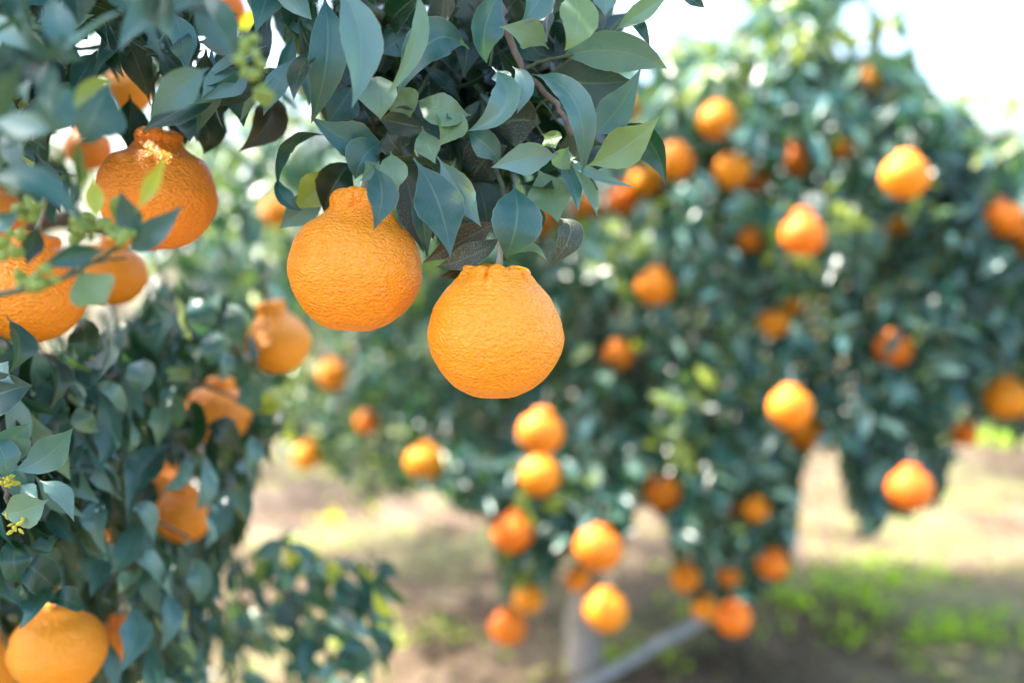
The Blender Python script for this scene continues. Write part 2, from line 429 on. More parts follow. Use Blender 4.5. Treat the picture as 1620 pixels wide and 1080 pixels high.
# main tree
fr(990, 172, 50, 0.2, 0.4, 0, 'orange fruit peeking out behind the pointed leaf at the upper right of the leaf cluster')
fr(1068, 258, 62, 0.2, 0.4, 0, 'round orange fruit touching the arched leaf tip at the right of the leaf cluster')
fr(1022, 288, 56, 0.2, 0.4, 0, 'orange fruit half behind the arched leaf, middle of a slanting row of three')
fr(984, 318, 54, 0.2, 0.4, 0, 'lowest orange fruit of the slanting row behind the arched leaf')
fr(930, 330, 50, 0.2, 0.4, 0, 'orange fruit glimpsed behind thin leaf tips right of the leaf cluster', cover=.4)
fr(855, 352, 50, 0.2, 0.4, 0, 'orange fruit glimpsed through the leaves above the sharpest fruit', cover=.2)
fr(1135, 193, 63, 0.2, 0.4, 0, 'pale orange fruit, topmost large one on the main tree', cover=.1)
fr(1158, 272, 62, 0.2, 0.4, 0, 'bright orange fruit, left one of a touching pair on the main tree')
fr(1190, 284, 54, 0.2, 0.4, 0, 'dull orange fruit, right one of a touching pair on the main tree', dd=0.08)
fr(1262, 256, 56, 0.3, 0.4, -8, 'dark orange fruit half covered by leaves right of the touching pair', cover=0.3)
fr(1334, 243, 40, 0.2, 0.4, 0, 'small dark orange fruit in the shade of the upper right crown', cover=0.3, size=.065)
fr(1432, 280, 80, 0.22, 0.4, 5, 'large orange fruit with a leaf across its face at the upper right', cover=.45)
fr(1375, 128, 42, 0.3, 0.4, -15, 'small orange fruit high in the crown under bright sky holes', size=.065)
fr(1270, 374, 73, 0.42, 0.46, 0, 'pear-shaped orange fruit hanging free in the right of the photo')
fr(1186, 381, 38, 0.2, 0.4, 0, 'small round orange fruit left of the pear-shaped one on the main tree', size=.055)
fr(1036, 455, 64, 0.2, 0.4, 8, 'round orange fruit right of the sharpest one, level with its top')
fr(1224, 512, 50, 0.2, 0.4, 0, 'dull orange fruit with a paler small one at its upper right', size=.07)
fr(1254, 487, 32, 0.2, 0.4, 0, 'tiny pale orange fruit below the pear-shaped one on the main tree', size=.05)
fr(1413, 553, 62, 0.2, 0.4, 5, 'deep orange fruit alone among dark leaves at the right', cover=.25)
fr(978, 562, 52, 0.2, 0.4, 0, 'dark brownish orange fruit just right of the sharpest one', cover=.3, size=.075)
fr(1250, 646, 74, 0.2, 0.4, 0, 'orange fruit, upper of two stuck together over the pale ground gap')
fr(1274, 686, 58, 0.2, 0.4, 0, 'orange fruit, lower right of two stuck together over the pale ground gap', dd=0.12)
fr(1440, 774, 76, 0.2, 0.4, 0, 'orange fruit hanging lowest at the right over the soil')
fr(1590, 346, 64, 0.2, 0.4, 0, 'orange fruit near the right edge, high on the crown', cover=.35)
fr(1628, 385, 56, 0.2, 0.4, 0, 'orange fruit cut by the right edge, just below a whole one')
fr(1421, 360, 34, 0.2, 0.4, 0, 'small pale orange fruit below the one with a leaf across its face', size=.055)
fr(1592, 632, 72, 0.2, 0.4, 0, 'orange fruit near the right edge above yellow-green weeds', d=2.2, size=.1)
fr(1526, 688, 42, 0.2, 0.4, 0, 'faint orange fruit low near the right edge beside dark leaves', size=.065)
fr(1572, 268, 30, 0.2, 0.4, 0, 'tiny orange fruit high near the right edge', size=.05, cover=.5)
fr(855, 686, 78, 0.25, 0.42, 8, 'orange fruit just below the sharpest one, upper of two stacked', cover=.3)
fr(854, 754, 70, 0.15, 0.4, 0, 'flattened orange fruit, lower of two stacked below the sharpest one')
fr(672, 732, 66, 0.2, 0.4, 0, 'orange fruit lowest at the left side of the main tree')
fr(810, 843, 70, 0.28, 0.4, 12, 'round orange fruit with a small neck, lower centre over pale grass')
fr(946, 868, 80, 0.2, 0.4, 8, 'orange fruit notched by a leaf, above the grey trunk', cover=.35)
fr(915, 916, 44, 0.2, 0.4, 0, 'small orange fruit beside the top of the grey trunk', size=.06)
fr(958, 966, 73, 0.2, 0.4, 0, 'orange fruit hanging just right of the grey trunk')
fr(836, 946, 52, 0.2, 0.4, -20, 'leaf-covered orange fruit left of the grey trunk', size=.075)
fr(803, 992, 62, 0.2, 0.4, 0, 'palest orange fruit, lowest in the centre near the ground')
fr(1049, 780, 60, 0.4, 0.44, -15, 'slanting pear-shaped orange fruit at the edge of the ground gap')
fr(1012, 785, 30, 0.2, 0.4, 0, 'tiny dark orange fruit left of the slanting pear-shaped one', size=.05, dd=.1)
fr(1196, 806, 44, 0.2, 0.4, 15, 'small orange fruit in the lower hanging foliage, right one of two', size=.06)
fr(1157, 806, 26, 0.2, 0.4, 0, 'tiny dark orange fruit in the lower hanging foliage, left one of two', size=.045)
fr(1222, 893, 54, 0.2, 0.4, 15, 'orange fruit at the right end of the lowest foliage beside green weeds', size=.075)
fr(1153, 912, 36, 0.2, 0.4, 0, 'small orange fruit hanging above the far end of the grey pipe', size=.055)
fr(1085, 915, 48, 0.2, 0.4, 0, 'dark orange fruit at the left tip of the lowest foliage', size=.07)
fr(1116, 962, 46, 0.2, 0.4, 0, 'orange fruit touching the far end of the grey pipe from the left', size=.07)
fr(1160, 978, 62, 0.2, 0.4, 0, 'pale orange fruit resting just above the far end of the grey pipe', size=.08)
FRUITS = []
for a, k in FR:
    px, py, wd = a[0], a[1], a[2]
    size = k.get('size', 0.085)
    d = k.get('d') or (size * FP / wd + k.get('dd', 0))
    FRUITS.append(dict(px=px, py=py, r=wd / 2, d=d, nh=a[3], nr=a[4], tilt=a[5], label=a[6], cover=k.get('cover', 0.0), R=wd / 2 * d / FP * (.96 if d > 1.5 else 1)))
def clear_of_fruit(px, py, d, rng, m=0.85, cull=0.93):
    """False where a leaf point would lie in front of a fruit the photo shows bare"""
    ok = np.ones(px.shape, bool)
    for f in FRUITS:
        hit = ((px - f['px']) ** 2 + (py - f['py'] + 0.1 * f['r']) ** 2 < (f['r'] * m + 0.012 * FP / d) ** 2) & (d < f['d'] + 0.01)
        keep = rng.random(px.shape) < (1 - cull) + f['cover'] * 0.6
        ok &= ~hit | keep
    return ok

def fruit_mesh(f, na, nz, seed, near):
    """lathe profile with a necked crown, lumps and furrows"""
    nh, nr, Rr = f['nh'], f['nr'], f['R']
    tw = .165 if seed == 2 else .12
    amp = 1.0 if seed == 2 else (.5 if seed < 2 else .25)
    pr = [(0.0, -0.86), (0.14, -0.885), (0.36, -0.84), (0.60, -0.70), (0.80, -0.49), (0.94, -0.24), (1.0, 0.0), (0.96, 0.24), (0.88, 0.46),
          (0.755, 0.64), (nr + tw, 0.775), (nr + tw * .32, 0.855), (nr + 0.0, 0.90), (nr + 0.0, 0.93), (nr + 0.02, 0.87 + nh * 0.45), (nr - 0.03, 0.87 + nh * 0.85),
          (nr - 0.13, 0.87 + nh), (nr * 0.45, 0.86 + nh * 0.98), (0.05, 0.83 + nh * 0.80), (0.0, 0.83 + nh * 0.78)]
    pr = np.array(pr)
    if nh > 0.35:   # pear: the shoulder runs up into the neck
        pr[10] = (nr + 0.14, 0.80); pr[11] = (nr + 0.05, 0.90); pr[12] = (nr + 0.0, 0.98); pr[13] = (nr - 0.01, 1.04)
        pr[14] = (nr, 0.9 + nh * 0.55)
    # resample smoothly (Catmull-Rom)
    ex = np.vstack([[-pr[1, 0], pr[1, 1]], pr, [-pr[-2, 0], pr[-2, 1]]]); cc = []
    for i in range(len(pr) - 1):
        a0, a1, a2, a3 = ex[i:i + 4]
        for tt in np.linspace(0, 1, 10, endpoint=False): cc.append(.5 * (2 * a1 + (a2 - a0) * tt + (2 * a0 - 5 * a1 + 4 * a2 - a3) * tt ** 2 + (3 * a1 - a0 - 3 * a2 + a3) * tt ** 3))
    pr = np.array(cc + [pr[-1]]); pr[:, 0] = np.maximum(pr[:, 0], 0)
    seg = np.r_[0, np.cumsum(np.linalg.norm(np.diff(pr, axis=0), axis=1))]
    u = np.linspace(0, seg[-1], nz)
    r = np.interp(u, seg, pr[:, 0]); z = np.interp(u, seg, pr[:, 1])
    for _ in range((6 if na > 150 else 2) if near else 1):
        r[1:-1] = (r[:-2] + 2 * r[1:-1] + r[2:]) / 4; z[1:-1] = (z[:-2] + 2 * z[1:-1] + z[2:]) / 4
    V = []
    for i in range(nz):
        crown = min(1, max(0, (z[i] - 0.74) / 0.14))
        for j in range(na):
            an = 2 * math.pi * j / na
            q = Vector((math.cos(an) * r[i], math.sin(an) * r[i], z[i]))
            s = 1 + 0.035 * mnoise.noise(q * 1.3 + Vector((seed * 3.1, 0, 0)))
            if near: s += 0.012 * mnoise.noise(q * 5 + Vector((seed, 5, 0)))
            if na > 150:
                qq = Vector((q.x, q.y, q.z * 1.9))
                s += 0.0032 * mnoise.noise(qq * 13 + Vector((seed, 0, 2))) + 0.0032 * mnoise.noise(qq * 30) - 0.003 * abs(mnoise.noise(qq * 22))
            fur = mnoise.noise(Vector((math.cos(an) * 1.45, math.sin(an) * 1.45, seed * 1.7 + z[i] * 0.4)))
            s2 = s - crown * 0.15 * max(0, 0.10 - abs(fur)) / 0.10 + crown * 0.12 * abs(fur) + crown * 0.06 * mnoise.noise(q * 6)
            lob = math.cos(5 * an + seed * 1.3) * .5 + .5
            s2 = s + (s2 - s) * amp + crown * (.09 * lob ** .6 - .045) * amp
            V.append((q.x * s2 * Rr, q.y * s2 * Rr, (q.z * s + amp * crown * (0.09 * min(.3, abs(fur)) + 0.05 * mnoise.noise(q * 5) - 0.03 + .05 * lob ** .5)) * Rr))
    n = na
    i, j = np.meshgrid(np.arange(nz - 1), np.arange(na), indexing='ij')
    F = np.stack([(i * n + j).ravel(), (i * n + (j + 1) % n).ravel(), ((i + 1) * n + (j + 1) % n).ravel(), ((i + 1) * n + j).ravel()], 1)
    return mk_mesh('fruit', V, F)
for idx, f in enumerate(FRUITS):
    near = f['d'] < 1.5
    c = P(f['px'], f['py'], f['d'])
    me = fruit_mesh(f, (260 if f['d'] < .75 else 96) if near else 40, (200 if f['d'] < .75 else 80) if near else 32, idx, near)
    o = link('citrus_fruit', me, M_FRUIT if near else M_FRUIT_FAR)
    o.location = c
    o.rotation_euler = (R(((idx * 37) % 11 - 5) * (0.5 if near else 2)), R(f['tilt']), R(idx * 47 % 360))
    M = Matrix.Translation(c) @ Matrix.Rotation(R(f['tilt']), 4, 'Y')
    o.rotation_euler = (0, R(f['tilt']), 0)
    hue = {0: .42, 1: .18, 2: .1, 3: .25, 5: .1, 6: .0, 7: .2, 8: .3, 9: .1, 10: .2}.get(idx, ((idx * 53) % 19) / 18)
    o.color = (hue, hue, hue, 1)
    tag(o, f['label'], 'citrus fruit', 'orange fruits hanging on the trees')
    Rr = f['R']; zt = (0.83 + f['nh'] * 0.78) * Rr
    tv, tf = tube([(0, 0, zt - 0.004), (0.001, 0, zt + 0.010), (0.002, 0.002, zt + 0.035)], [0.0032, 0.0019, 0.0022], 8, 3)
    link('stem', py_mesh('stem', tv, tf), M_STEM, o)
    f['top'] = np.array(M @ Vector((0.002, 0.002, zt + 0.035)))

# ------------------------------------------------------------------ near tree
near = empty('orange_tree', (-1.35, 1.35, 0))
tag(near, 'near orange tree filling the left, its leafy branches reaching over the top', 'tree', 'orange trees')
NO = np.array([-1.35, 1.35, 0])
def child(name, V, F, mat, par, origin=NO, uv=None, tint=None, poly=False):
    V = np.asarray(V) - origin
    me = py_mesh(name, V, F) if poly else mk_mesh(name, V, F, uv, tint)
    return link(name, me, mat, par)
tv, tf = tube([(-1.35, 1.35, -0.05), (-1.36, 1.33, 0.3), (-1.30, 1.34, 0.6)], [0.085, 0.06, 0.055], 16, 4, 0.002)
child('trunk', tv, tf, M_BARK, near, poly=True)
limbs = [
    [(-1.30, 1.34, 0.55), (-1.15, 1.15, 1.1), (-0.75, 0.95, 1.55), (-0.40, 0.78, 1.62), tuple(P(520, -60, 0.66))],
    [(-1.30, 1.34, 0.55), (-1.2, 1.2, 1.2), (-0.80, 0.85, 1.50), tuple(P(60, -60, 0.72))],
    [(-1.30, 1.34, 0.55), (-1.0, 1.25, 1.0), (-0.60, 1.2, 1.22), (-0.42, 1.22, 1.20)],
    [(-1.30, 1.34, 0.5), (-1.05, 1.35, 0.85), (-0.70, 1.35, 0.95), (-0.42, 1.4, 0.72)],
    [(-1.30, 1.34, 0.5), (-1.05, 1.1, 0.9), (-0.72, 0.9, 1.0), (-0.45, 0.82, 0.9)],
]
brs = []
for i, l in enumerate(limbs):
    nn = len(l)
    tv, tf = tube(l, list(np.linspace(0.032, 0.006, nn)), 10, 5, 0.002, i)
    brs.append(child('limb', tv, tf, M_WOOD, near, poly=True))
# hero branches that carry the traced leaves
def twig(par, pts, r0, r1, mat=M_TWIG):
    tv, tf = tube([P(*p) for p in pts], list(np.linspace(r0, r1, len(pts))), 8, 4, 0.0004, len(pts))
    return child('twig', tv, tf, mat, par, poly=True)
def branch(pts, r0, r1, mat=M_TWIG):
    tv, tf = tube([P(*p) for p in pts], list(np.linspace(r0, r1, len(pts))), 10, 5, 0.0006, 3)
    return child('branch', tv, tf, mat, near, poly=True)
B_MAIN = branch([(520, -60, .66), (575, 5, .65), (625, 38, .66), (700, 90, .68), (760, 140, .68), (800, 200, .66)], .0034, .0018)
B_RIGHT = branch([(600, -90, .66), (720, -50, .65), (785, 0, .64), (800, 45, .63), (830, 110, .63), (880, 165, .62), (905, 215, .62)], .0035, .0014, M_WOOD)
B_LEFT = branch([(60, -60, .72), (140, -30, .72), (205, 15, .71), (228, 70, .70), (243, 130, .69), (244, 178, .685)], .0034, .0016, M_TWIG)
B_FRONT = branch([(-60, 480, .465), (40, 455, .465), (95, 444, .47), (150, 415, .475), (192, 388, .48)], .0016, .0009)
B_LOW = branch([(-90, 700, .62), (-30, 740, .61), (5, 765, .60), (15, 800, .60)], .0022, .0010, M_WOOD)
for pts, r0, r1 in [([(243, 130, .69), (262, 105, .69)], .0012, .0010), ([(244, 178, .685), (246, 195, .68)], .0020, .0022),
                    ([(244, 185, .685), (270, 193, .68), (300, 178, .675)], .0010, .0008), ([(100, 78, .70), (140, 76, .70), (220, 60, .71)], .0014, .0016)]:
    twig(B_LEFT, pts, r0, r1)
for pts, r0, r1 in [([(605, 18, .66), (640, 4, .66), (690, -10, .67)], .0011, .0013), ([(700, 90, .68), (640, 180, .66), (600, 235, .64), (585, 295, .625)], .0018, .0016),
                    ([(640, 180, .66), (655, 240, .64), (690, 270, .63)], .0012, .0008), ([(760, 140, .68), (780, 250, .65), (800, 330, .63), (797, 408, .60)], .0018, .0017)]:
    twig(B_MAIN, pts, r0, r1)
for pts, r0, r1 in [([(830, 110, .63), (860, 96, .62), (905, 85, .61), (960, 55, .61), (985, 30, .62)], .0012, .0008), ([(880, 165, .62), (905, 190, .62), (940, 210, .61)], .0009, .0007),
                    ([(870, 150, .64), (845, 185, .65), (880, 245, .63)], .0009, .0007), ([(905, 215, .62), (925, 262, .61), (945, 300, .62)], .0008, .0006),
                    ([(855, 160, .64), (890, 200, .65), (915, 235, .65)], .0006, .0005), ([(790, 30, .63), (775, 105, .63)], .0012, .0009)]:
    twig(B_RIGHT, pts, r0, r1)
for pts, r0, r1 in [([(95, 444, .47), (115, 425, .475), (120, 400, .475)], .0007, .0006), ([(150, 415, .475), (200, 408, .48)], .0007, .0005), ([(192, 388, .48), (182, 360, .48)], .0007, .0005)]:
    twig(B_FRONT, pts, r0, r1)

HL = []
def leaf(par, p0, pm, p2, wpx, roll=0, tint=0.45, fold=0.18, speck=False, twist=0.0, under=False, label=None, wave=0.10):
    """one traced leaf: centreline base-mid-tip as (px, py, depth); wpx true full width at that distance"""
    dz = -.085 if (par is B_LEFT and pm[2] < .605) else (-.035 if par is B_FRONT else 0)
    A, Mi, B = P(p0[0], p0[1], p0[2] + dz), P(pm[0], pm[1], pm[2] + dz), P(p2[0], p2[1], p2[2] + dz)
    Cc = 2 * Mi - 0.5 * (A + B)
    rows, cols = 19, 9
    t = np.linspace(0, 1, rows)[:, None]
    C = (1 - t) ** 2 * A + 2 * t * (1 - t) * Cc + t ** 2 * B
    T = nrm(2 * (1 - t) * (Cc - A) + 2 * t * (B - Cc))
    # the blade bows out of its plane and the tip curls
    cu = (((len(HL) * 61) % 17) / 17 - .35) * .46 * np.linalg.norm(B - A)
    C = C + nrm(np.cross(T, np.cross(nrm(C - CAM), T))) * cu * (np.sin(np.pi * t) * .5 - t ** 3)
    T = nrm(np.gradient(C, axis=0))
    Vw = nrm(C - CAM)
    perp = nrm(np.cross(T, Vw)); N0 = np.cross(perp, T)   # N0 points back to the camera or away
    sgn = np.sign((N0 * -Vw).sum(1, keepdims=True)); N0 = N0 * sgn
    perp = np.cross(T, N0)
    a = R(roll) + R(twist) * (t - 0.4)
    S = np.cos(a) * perp + np.sin(a) * N0; Nn = np.cross(S, T)
    if under: Nn = -Nn; S = -S
    fold = fold * (.8 + ((len(HL) * 29) % 13) / 7)
    if tint > .15 and tint < .8: tint = min(.79, max(.16, .52 + (tint - .52) * 1.25))  # traced tones hold shade and sheen; their contrast is stretched into the tint
    wd = 0.5 * wpx * (pm[2] + dz) / FP * 1.20
    s = np.linspace(-1, 1, cols)
    ww = wd * wprof(t[:, 0])
    seed = len(HL) * 1.7
    wv = wave * np.sin(t[:, 0] * 9 + seed)
    jag = 1 + 0.025 * np.sin(t[:, 0] * 47 + seed)
    V = C[:, None] + ww[:, None, None] * ((s[None] * jag[:, None])[..., None] * S[:, None] + (fold * np.abs(s) ** 1.3)[None, :, None] * Nn[:, None]
        + (wv[:, None] * (np.sign(s) * s ** 2)[None] + 0.05 * np.sin(t * 23 + seed) * (s ** 4)[None])[..., None] * Nn[:, None])
    V = V.reshape(-1, 3)
    i, j = np.meshgrid(np.arange(rows - 1), np.arange(cols - 1), indexing='ij')
    q = (i * cols + j).ravel(); F = np.stack([q, q + 1, q + cols + 1, q + cols], 1)
    if ((np.cross(V[F[40, 1]] - V[F[40, 0]], V[F[40, 3]] - V[F[40, 0]])) @ Nn[5]) < 0: F = F[:, ::-1]
    uv = np.stack(np.meshgrid(t[:, 0], (s + 1) / 2, indexing='ij'), -1).reshape(-1, 2)
    o = child('leaf', V, F, M_LEAF_SPECK if speck else M_LEAF_NEAR, par, uv=uv, tint=np.full(len(V), tint))
    if label: o['label'] = label
    HL.append(o)
    return o
RB, MB, LB, FB, LO = B_RIGHT, B_MAIN, B_LEFT, B_FRONT, B_LOW
# --- right half of the cluster
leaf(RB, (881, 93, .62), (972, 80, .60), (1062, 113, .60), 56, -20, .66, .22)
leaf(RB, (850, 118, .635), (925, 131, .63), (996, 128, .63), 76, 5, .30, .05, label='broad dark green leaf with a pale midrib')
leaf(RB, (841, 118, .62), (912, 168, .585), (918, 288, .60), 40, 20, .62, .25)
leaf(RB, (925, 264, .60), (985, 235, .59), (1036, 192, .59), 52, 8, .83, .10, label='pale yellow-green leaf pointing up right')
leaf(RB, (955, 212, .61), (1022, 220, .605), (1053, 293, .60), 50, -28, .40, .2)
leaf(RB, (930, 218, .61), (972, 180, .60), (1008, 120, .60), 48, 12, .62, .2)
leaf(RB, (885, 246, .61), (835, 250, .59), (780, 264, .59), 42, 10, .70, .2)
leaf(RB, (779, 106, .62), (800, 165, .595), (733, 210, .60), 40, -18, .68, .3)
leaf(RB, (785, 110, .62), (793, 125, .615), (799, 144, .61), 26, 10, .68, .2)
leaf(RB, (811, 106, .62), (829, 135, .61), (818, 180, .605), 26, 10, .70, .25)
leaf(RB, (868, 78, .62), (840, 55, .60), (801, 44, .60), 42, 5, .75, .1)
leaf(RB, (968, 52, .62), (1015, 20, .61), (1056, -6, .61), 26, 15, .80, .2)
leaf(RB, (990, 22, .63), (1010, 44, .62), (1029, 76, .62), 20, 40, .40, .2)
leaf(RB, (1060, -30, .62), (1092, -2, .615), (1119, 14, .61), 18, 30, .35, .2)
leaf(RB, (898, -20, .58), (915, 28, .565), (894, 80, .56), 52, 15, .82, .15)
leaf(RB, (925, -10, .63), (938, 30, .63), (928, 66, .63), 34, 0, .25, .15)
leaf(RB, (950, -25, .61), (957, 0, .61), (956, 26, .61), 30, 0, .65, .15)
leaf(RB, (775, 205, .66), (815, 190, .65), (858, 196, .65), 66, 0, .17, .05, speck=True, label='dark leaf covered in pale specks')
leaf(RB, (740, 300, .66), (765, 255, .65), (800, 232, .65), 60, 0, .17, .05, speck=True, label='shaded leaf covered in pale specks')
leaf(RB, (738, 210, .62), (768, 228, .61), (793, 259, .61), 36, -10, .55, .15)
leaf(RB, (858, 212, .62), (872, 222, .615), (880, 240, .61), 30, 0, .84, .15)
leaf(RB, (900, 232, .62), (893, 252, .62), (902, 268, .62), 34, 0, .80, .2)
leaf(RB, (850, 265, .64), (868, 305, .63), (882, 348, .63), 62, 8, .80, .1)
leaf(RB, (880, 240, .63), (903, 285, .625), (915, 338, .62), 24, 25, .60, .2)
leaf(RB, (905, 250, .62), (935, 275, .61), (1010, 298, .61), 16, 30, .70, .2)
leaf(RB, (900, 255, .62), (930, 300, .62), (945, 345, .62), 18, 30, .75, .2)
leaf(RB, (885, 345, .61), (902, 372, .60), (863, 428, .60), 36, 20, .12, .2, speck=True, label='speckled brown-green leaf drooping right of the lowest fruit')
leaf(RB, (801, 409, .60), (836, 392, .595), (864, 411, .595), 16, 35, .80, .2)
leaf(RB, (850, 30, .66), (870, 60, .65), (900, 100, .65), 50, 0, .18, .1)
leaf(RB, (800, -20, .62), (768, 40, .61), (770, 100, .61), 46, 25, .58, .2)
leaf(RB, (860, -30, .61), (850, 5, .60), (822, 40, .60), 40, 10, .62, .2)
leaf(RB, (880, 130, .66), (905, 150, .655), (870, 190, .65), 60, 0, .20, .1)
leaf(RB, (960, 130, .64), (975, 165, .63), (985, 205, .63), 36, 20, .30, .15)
# --- left and middle of the cluster
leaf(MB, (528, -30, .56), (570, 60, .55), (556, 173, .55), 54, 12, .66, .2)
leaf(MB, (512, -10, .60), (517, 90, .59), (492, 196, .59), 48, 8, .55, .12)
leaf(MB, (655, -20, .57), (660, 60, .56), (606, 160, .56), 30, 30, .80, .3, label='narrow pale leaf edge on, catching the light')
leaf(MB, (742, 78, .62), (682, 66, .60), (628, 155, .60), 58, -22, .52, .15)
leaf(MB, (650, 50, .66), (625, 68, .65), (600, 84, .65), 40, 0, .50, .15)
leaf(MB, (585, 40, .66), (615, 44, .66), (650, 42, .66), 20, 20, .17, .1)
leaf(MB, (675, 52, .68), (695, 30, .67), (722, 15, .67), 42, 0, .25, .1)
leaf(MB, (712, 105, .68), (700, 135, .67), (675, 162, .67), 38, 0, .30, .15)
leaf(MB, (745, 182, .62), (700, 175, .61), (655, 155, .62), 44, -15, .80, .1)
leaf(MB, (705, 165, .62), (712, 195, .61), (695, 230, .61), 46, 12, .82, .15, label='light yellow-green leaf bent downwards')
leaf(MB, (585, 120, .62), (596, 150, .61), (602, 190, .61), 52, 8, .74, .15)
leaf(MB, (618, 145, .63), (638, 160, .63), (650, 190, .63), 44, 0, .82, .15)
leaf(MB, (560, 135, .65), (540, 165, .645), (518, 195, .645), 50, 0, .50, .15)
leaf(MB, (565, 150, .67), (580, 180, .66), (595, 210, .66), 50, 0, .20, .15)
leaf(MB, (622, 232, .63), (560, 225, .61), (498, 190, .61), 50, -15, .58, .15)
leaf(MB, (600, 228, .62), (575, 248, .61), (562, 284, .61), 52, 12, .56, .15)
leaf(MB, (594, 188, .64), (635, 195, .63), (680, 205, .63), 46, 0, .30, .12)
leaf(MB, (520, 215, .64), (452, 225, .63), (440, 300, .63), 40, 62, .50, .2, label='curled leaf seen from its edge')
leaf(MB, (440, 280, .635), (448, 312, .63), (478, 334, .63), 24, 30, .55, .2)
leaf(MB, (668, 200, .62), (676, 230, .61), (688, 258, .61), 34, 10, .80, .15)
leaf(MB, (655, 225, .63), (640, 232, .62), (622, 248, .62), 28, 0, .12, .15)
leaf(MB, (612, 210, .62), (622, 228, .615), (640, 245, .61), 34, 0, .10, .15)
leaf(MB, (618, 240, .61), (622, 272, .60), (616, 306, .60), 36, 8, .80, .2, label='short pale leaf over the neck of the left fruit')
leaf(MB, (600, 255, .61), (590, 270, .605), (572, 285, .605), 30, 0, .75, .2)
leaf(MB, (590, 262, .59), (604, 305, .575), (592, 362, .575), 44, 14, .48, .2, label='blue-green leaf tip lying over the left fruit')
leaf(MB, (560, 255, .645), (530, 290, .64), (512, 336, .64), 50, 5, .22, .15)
leaf(MB, (535, 265, .65), (500, 300, .65), (466, 330, .65), 46, 0, .97, .1, label='backlit yellow-green leaf beside the left fruit')  # lime tint stands in for sun shining through the blade
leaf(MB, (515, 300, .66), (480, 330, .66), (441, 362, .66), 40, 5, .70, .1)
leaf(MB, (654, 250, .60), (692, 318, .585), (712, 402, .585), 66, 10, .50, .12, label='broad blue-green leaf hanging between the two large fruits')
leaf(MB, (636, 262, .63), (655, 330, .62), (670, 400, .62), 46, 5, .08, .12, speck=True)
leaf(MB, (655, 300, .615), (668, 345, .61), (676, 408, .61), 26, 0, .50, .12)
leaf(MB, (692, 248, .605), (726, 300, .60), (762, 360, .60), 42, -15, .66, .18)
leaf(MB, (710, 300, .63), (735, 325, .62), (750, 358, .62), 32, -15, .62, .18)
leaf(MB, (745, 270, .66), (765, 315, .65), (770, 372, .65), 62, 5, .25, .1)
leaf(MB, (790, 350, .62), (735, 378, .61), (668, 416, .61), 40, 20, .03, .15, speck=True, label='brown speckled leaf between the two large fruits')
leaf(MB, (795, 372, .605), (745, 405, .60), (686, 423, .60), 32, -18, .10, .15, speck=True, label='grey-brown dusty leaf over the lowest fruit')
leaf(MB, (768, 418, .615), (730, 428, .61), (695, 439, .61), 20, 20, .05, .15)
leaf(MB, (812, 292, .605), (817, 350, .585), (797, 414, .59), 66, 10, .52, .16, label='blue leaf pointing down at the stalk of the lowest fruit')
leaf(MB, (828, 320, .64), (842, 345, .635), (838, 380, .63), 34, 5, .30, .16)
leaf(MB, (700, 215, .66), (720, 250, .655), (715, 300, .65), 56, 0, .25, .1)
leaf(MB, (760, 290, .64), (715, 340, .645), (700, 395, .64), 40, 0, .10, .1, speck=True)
# --- upper left
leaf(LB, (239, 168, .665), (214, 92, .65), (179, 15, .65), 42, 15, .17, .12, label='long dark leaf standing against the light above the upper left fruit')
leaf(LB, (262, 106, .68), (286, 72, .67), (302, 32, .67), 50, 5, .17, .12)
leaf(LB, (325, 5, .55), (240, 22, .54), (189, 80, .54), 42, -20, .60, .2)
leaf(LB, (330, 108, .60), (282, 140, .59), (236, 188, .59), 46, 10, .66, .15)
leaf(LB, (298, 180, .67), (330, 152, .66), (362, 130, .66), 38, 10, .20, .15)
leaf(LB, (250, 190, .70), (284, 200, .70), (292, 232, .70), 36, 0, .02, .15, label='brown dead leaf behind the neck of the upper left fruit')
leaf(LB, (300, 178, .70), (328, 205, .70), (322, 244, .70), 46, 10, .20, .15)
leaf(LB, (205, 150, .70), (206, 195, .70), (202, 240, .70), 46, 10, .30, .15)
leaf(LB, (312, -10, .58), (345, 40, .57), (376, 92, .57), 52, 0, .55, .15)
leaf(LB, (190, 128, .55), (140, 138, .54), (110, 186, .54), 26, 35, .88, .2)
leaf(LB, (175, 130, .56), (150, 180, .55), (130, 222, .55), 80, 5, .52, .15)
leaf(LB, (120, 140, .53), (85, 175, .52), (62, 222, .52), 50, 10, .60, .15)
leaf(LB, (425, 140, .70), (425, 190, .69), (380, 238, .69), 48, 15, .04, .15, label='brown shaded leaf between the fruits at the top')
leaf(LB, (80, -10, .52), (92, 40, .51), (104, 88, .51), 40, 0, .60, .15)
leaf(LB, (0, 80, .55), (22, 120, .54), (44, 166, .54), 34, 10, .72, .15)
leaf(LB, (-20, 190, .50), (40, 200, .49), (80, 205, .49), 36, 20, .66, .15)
# --- blurred sprig in front of the left fruits
leaf(FB, (213, 336, .50), (240, 295, .49), (262, 248, .49), 22, 15, 1.0, .25, label='bright lime tip in front of the upper left fruit')
leaf(FB, (152, 350, .50), (150, 315, .50), (145, 280, .50), 24, 10, .98, .25)
leaf(FB, (178, 350, .51), (186, 325, .505), (190, 305, .505), 20, 10, .90, .25)
leaf(FB, (218, 384, .51), (205, 345, .505), (192, 306, .505), 34, 10, .52, .2)
leaf(FB, (200, 396, .515), (240, 372, .51), (290, 324, .51), 36, 15, .55, .2)
leaf(FB, (170, 397, .51), (120, 402, .505), (68, 422, .505), 32, 20, .55, .2)
leaf(FB, (124, 425, .51), (148, 460, .505), (168, 482, .505), 62, 5, .84, .2, label='round pale leaf at the bottom of the blurred sprig')
leaf(FB, (-20, 282, .47), (60, 290, .46), (128, 350, .46), 40, 25, .55, .2)
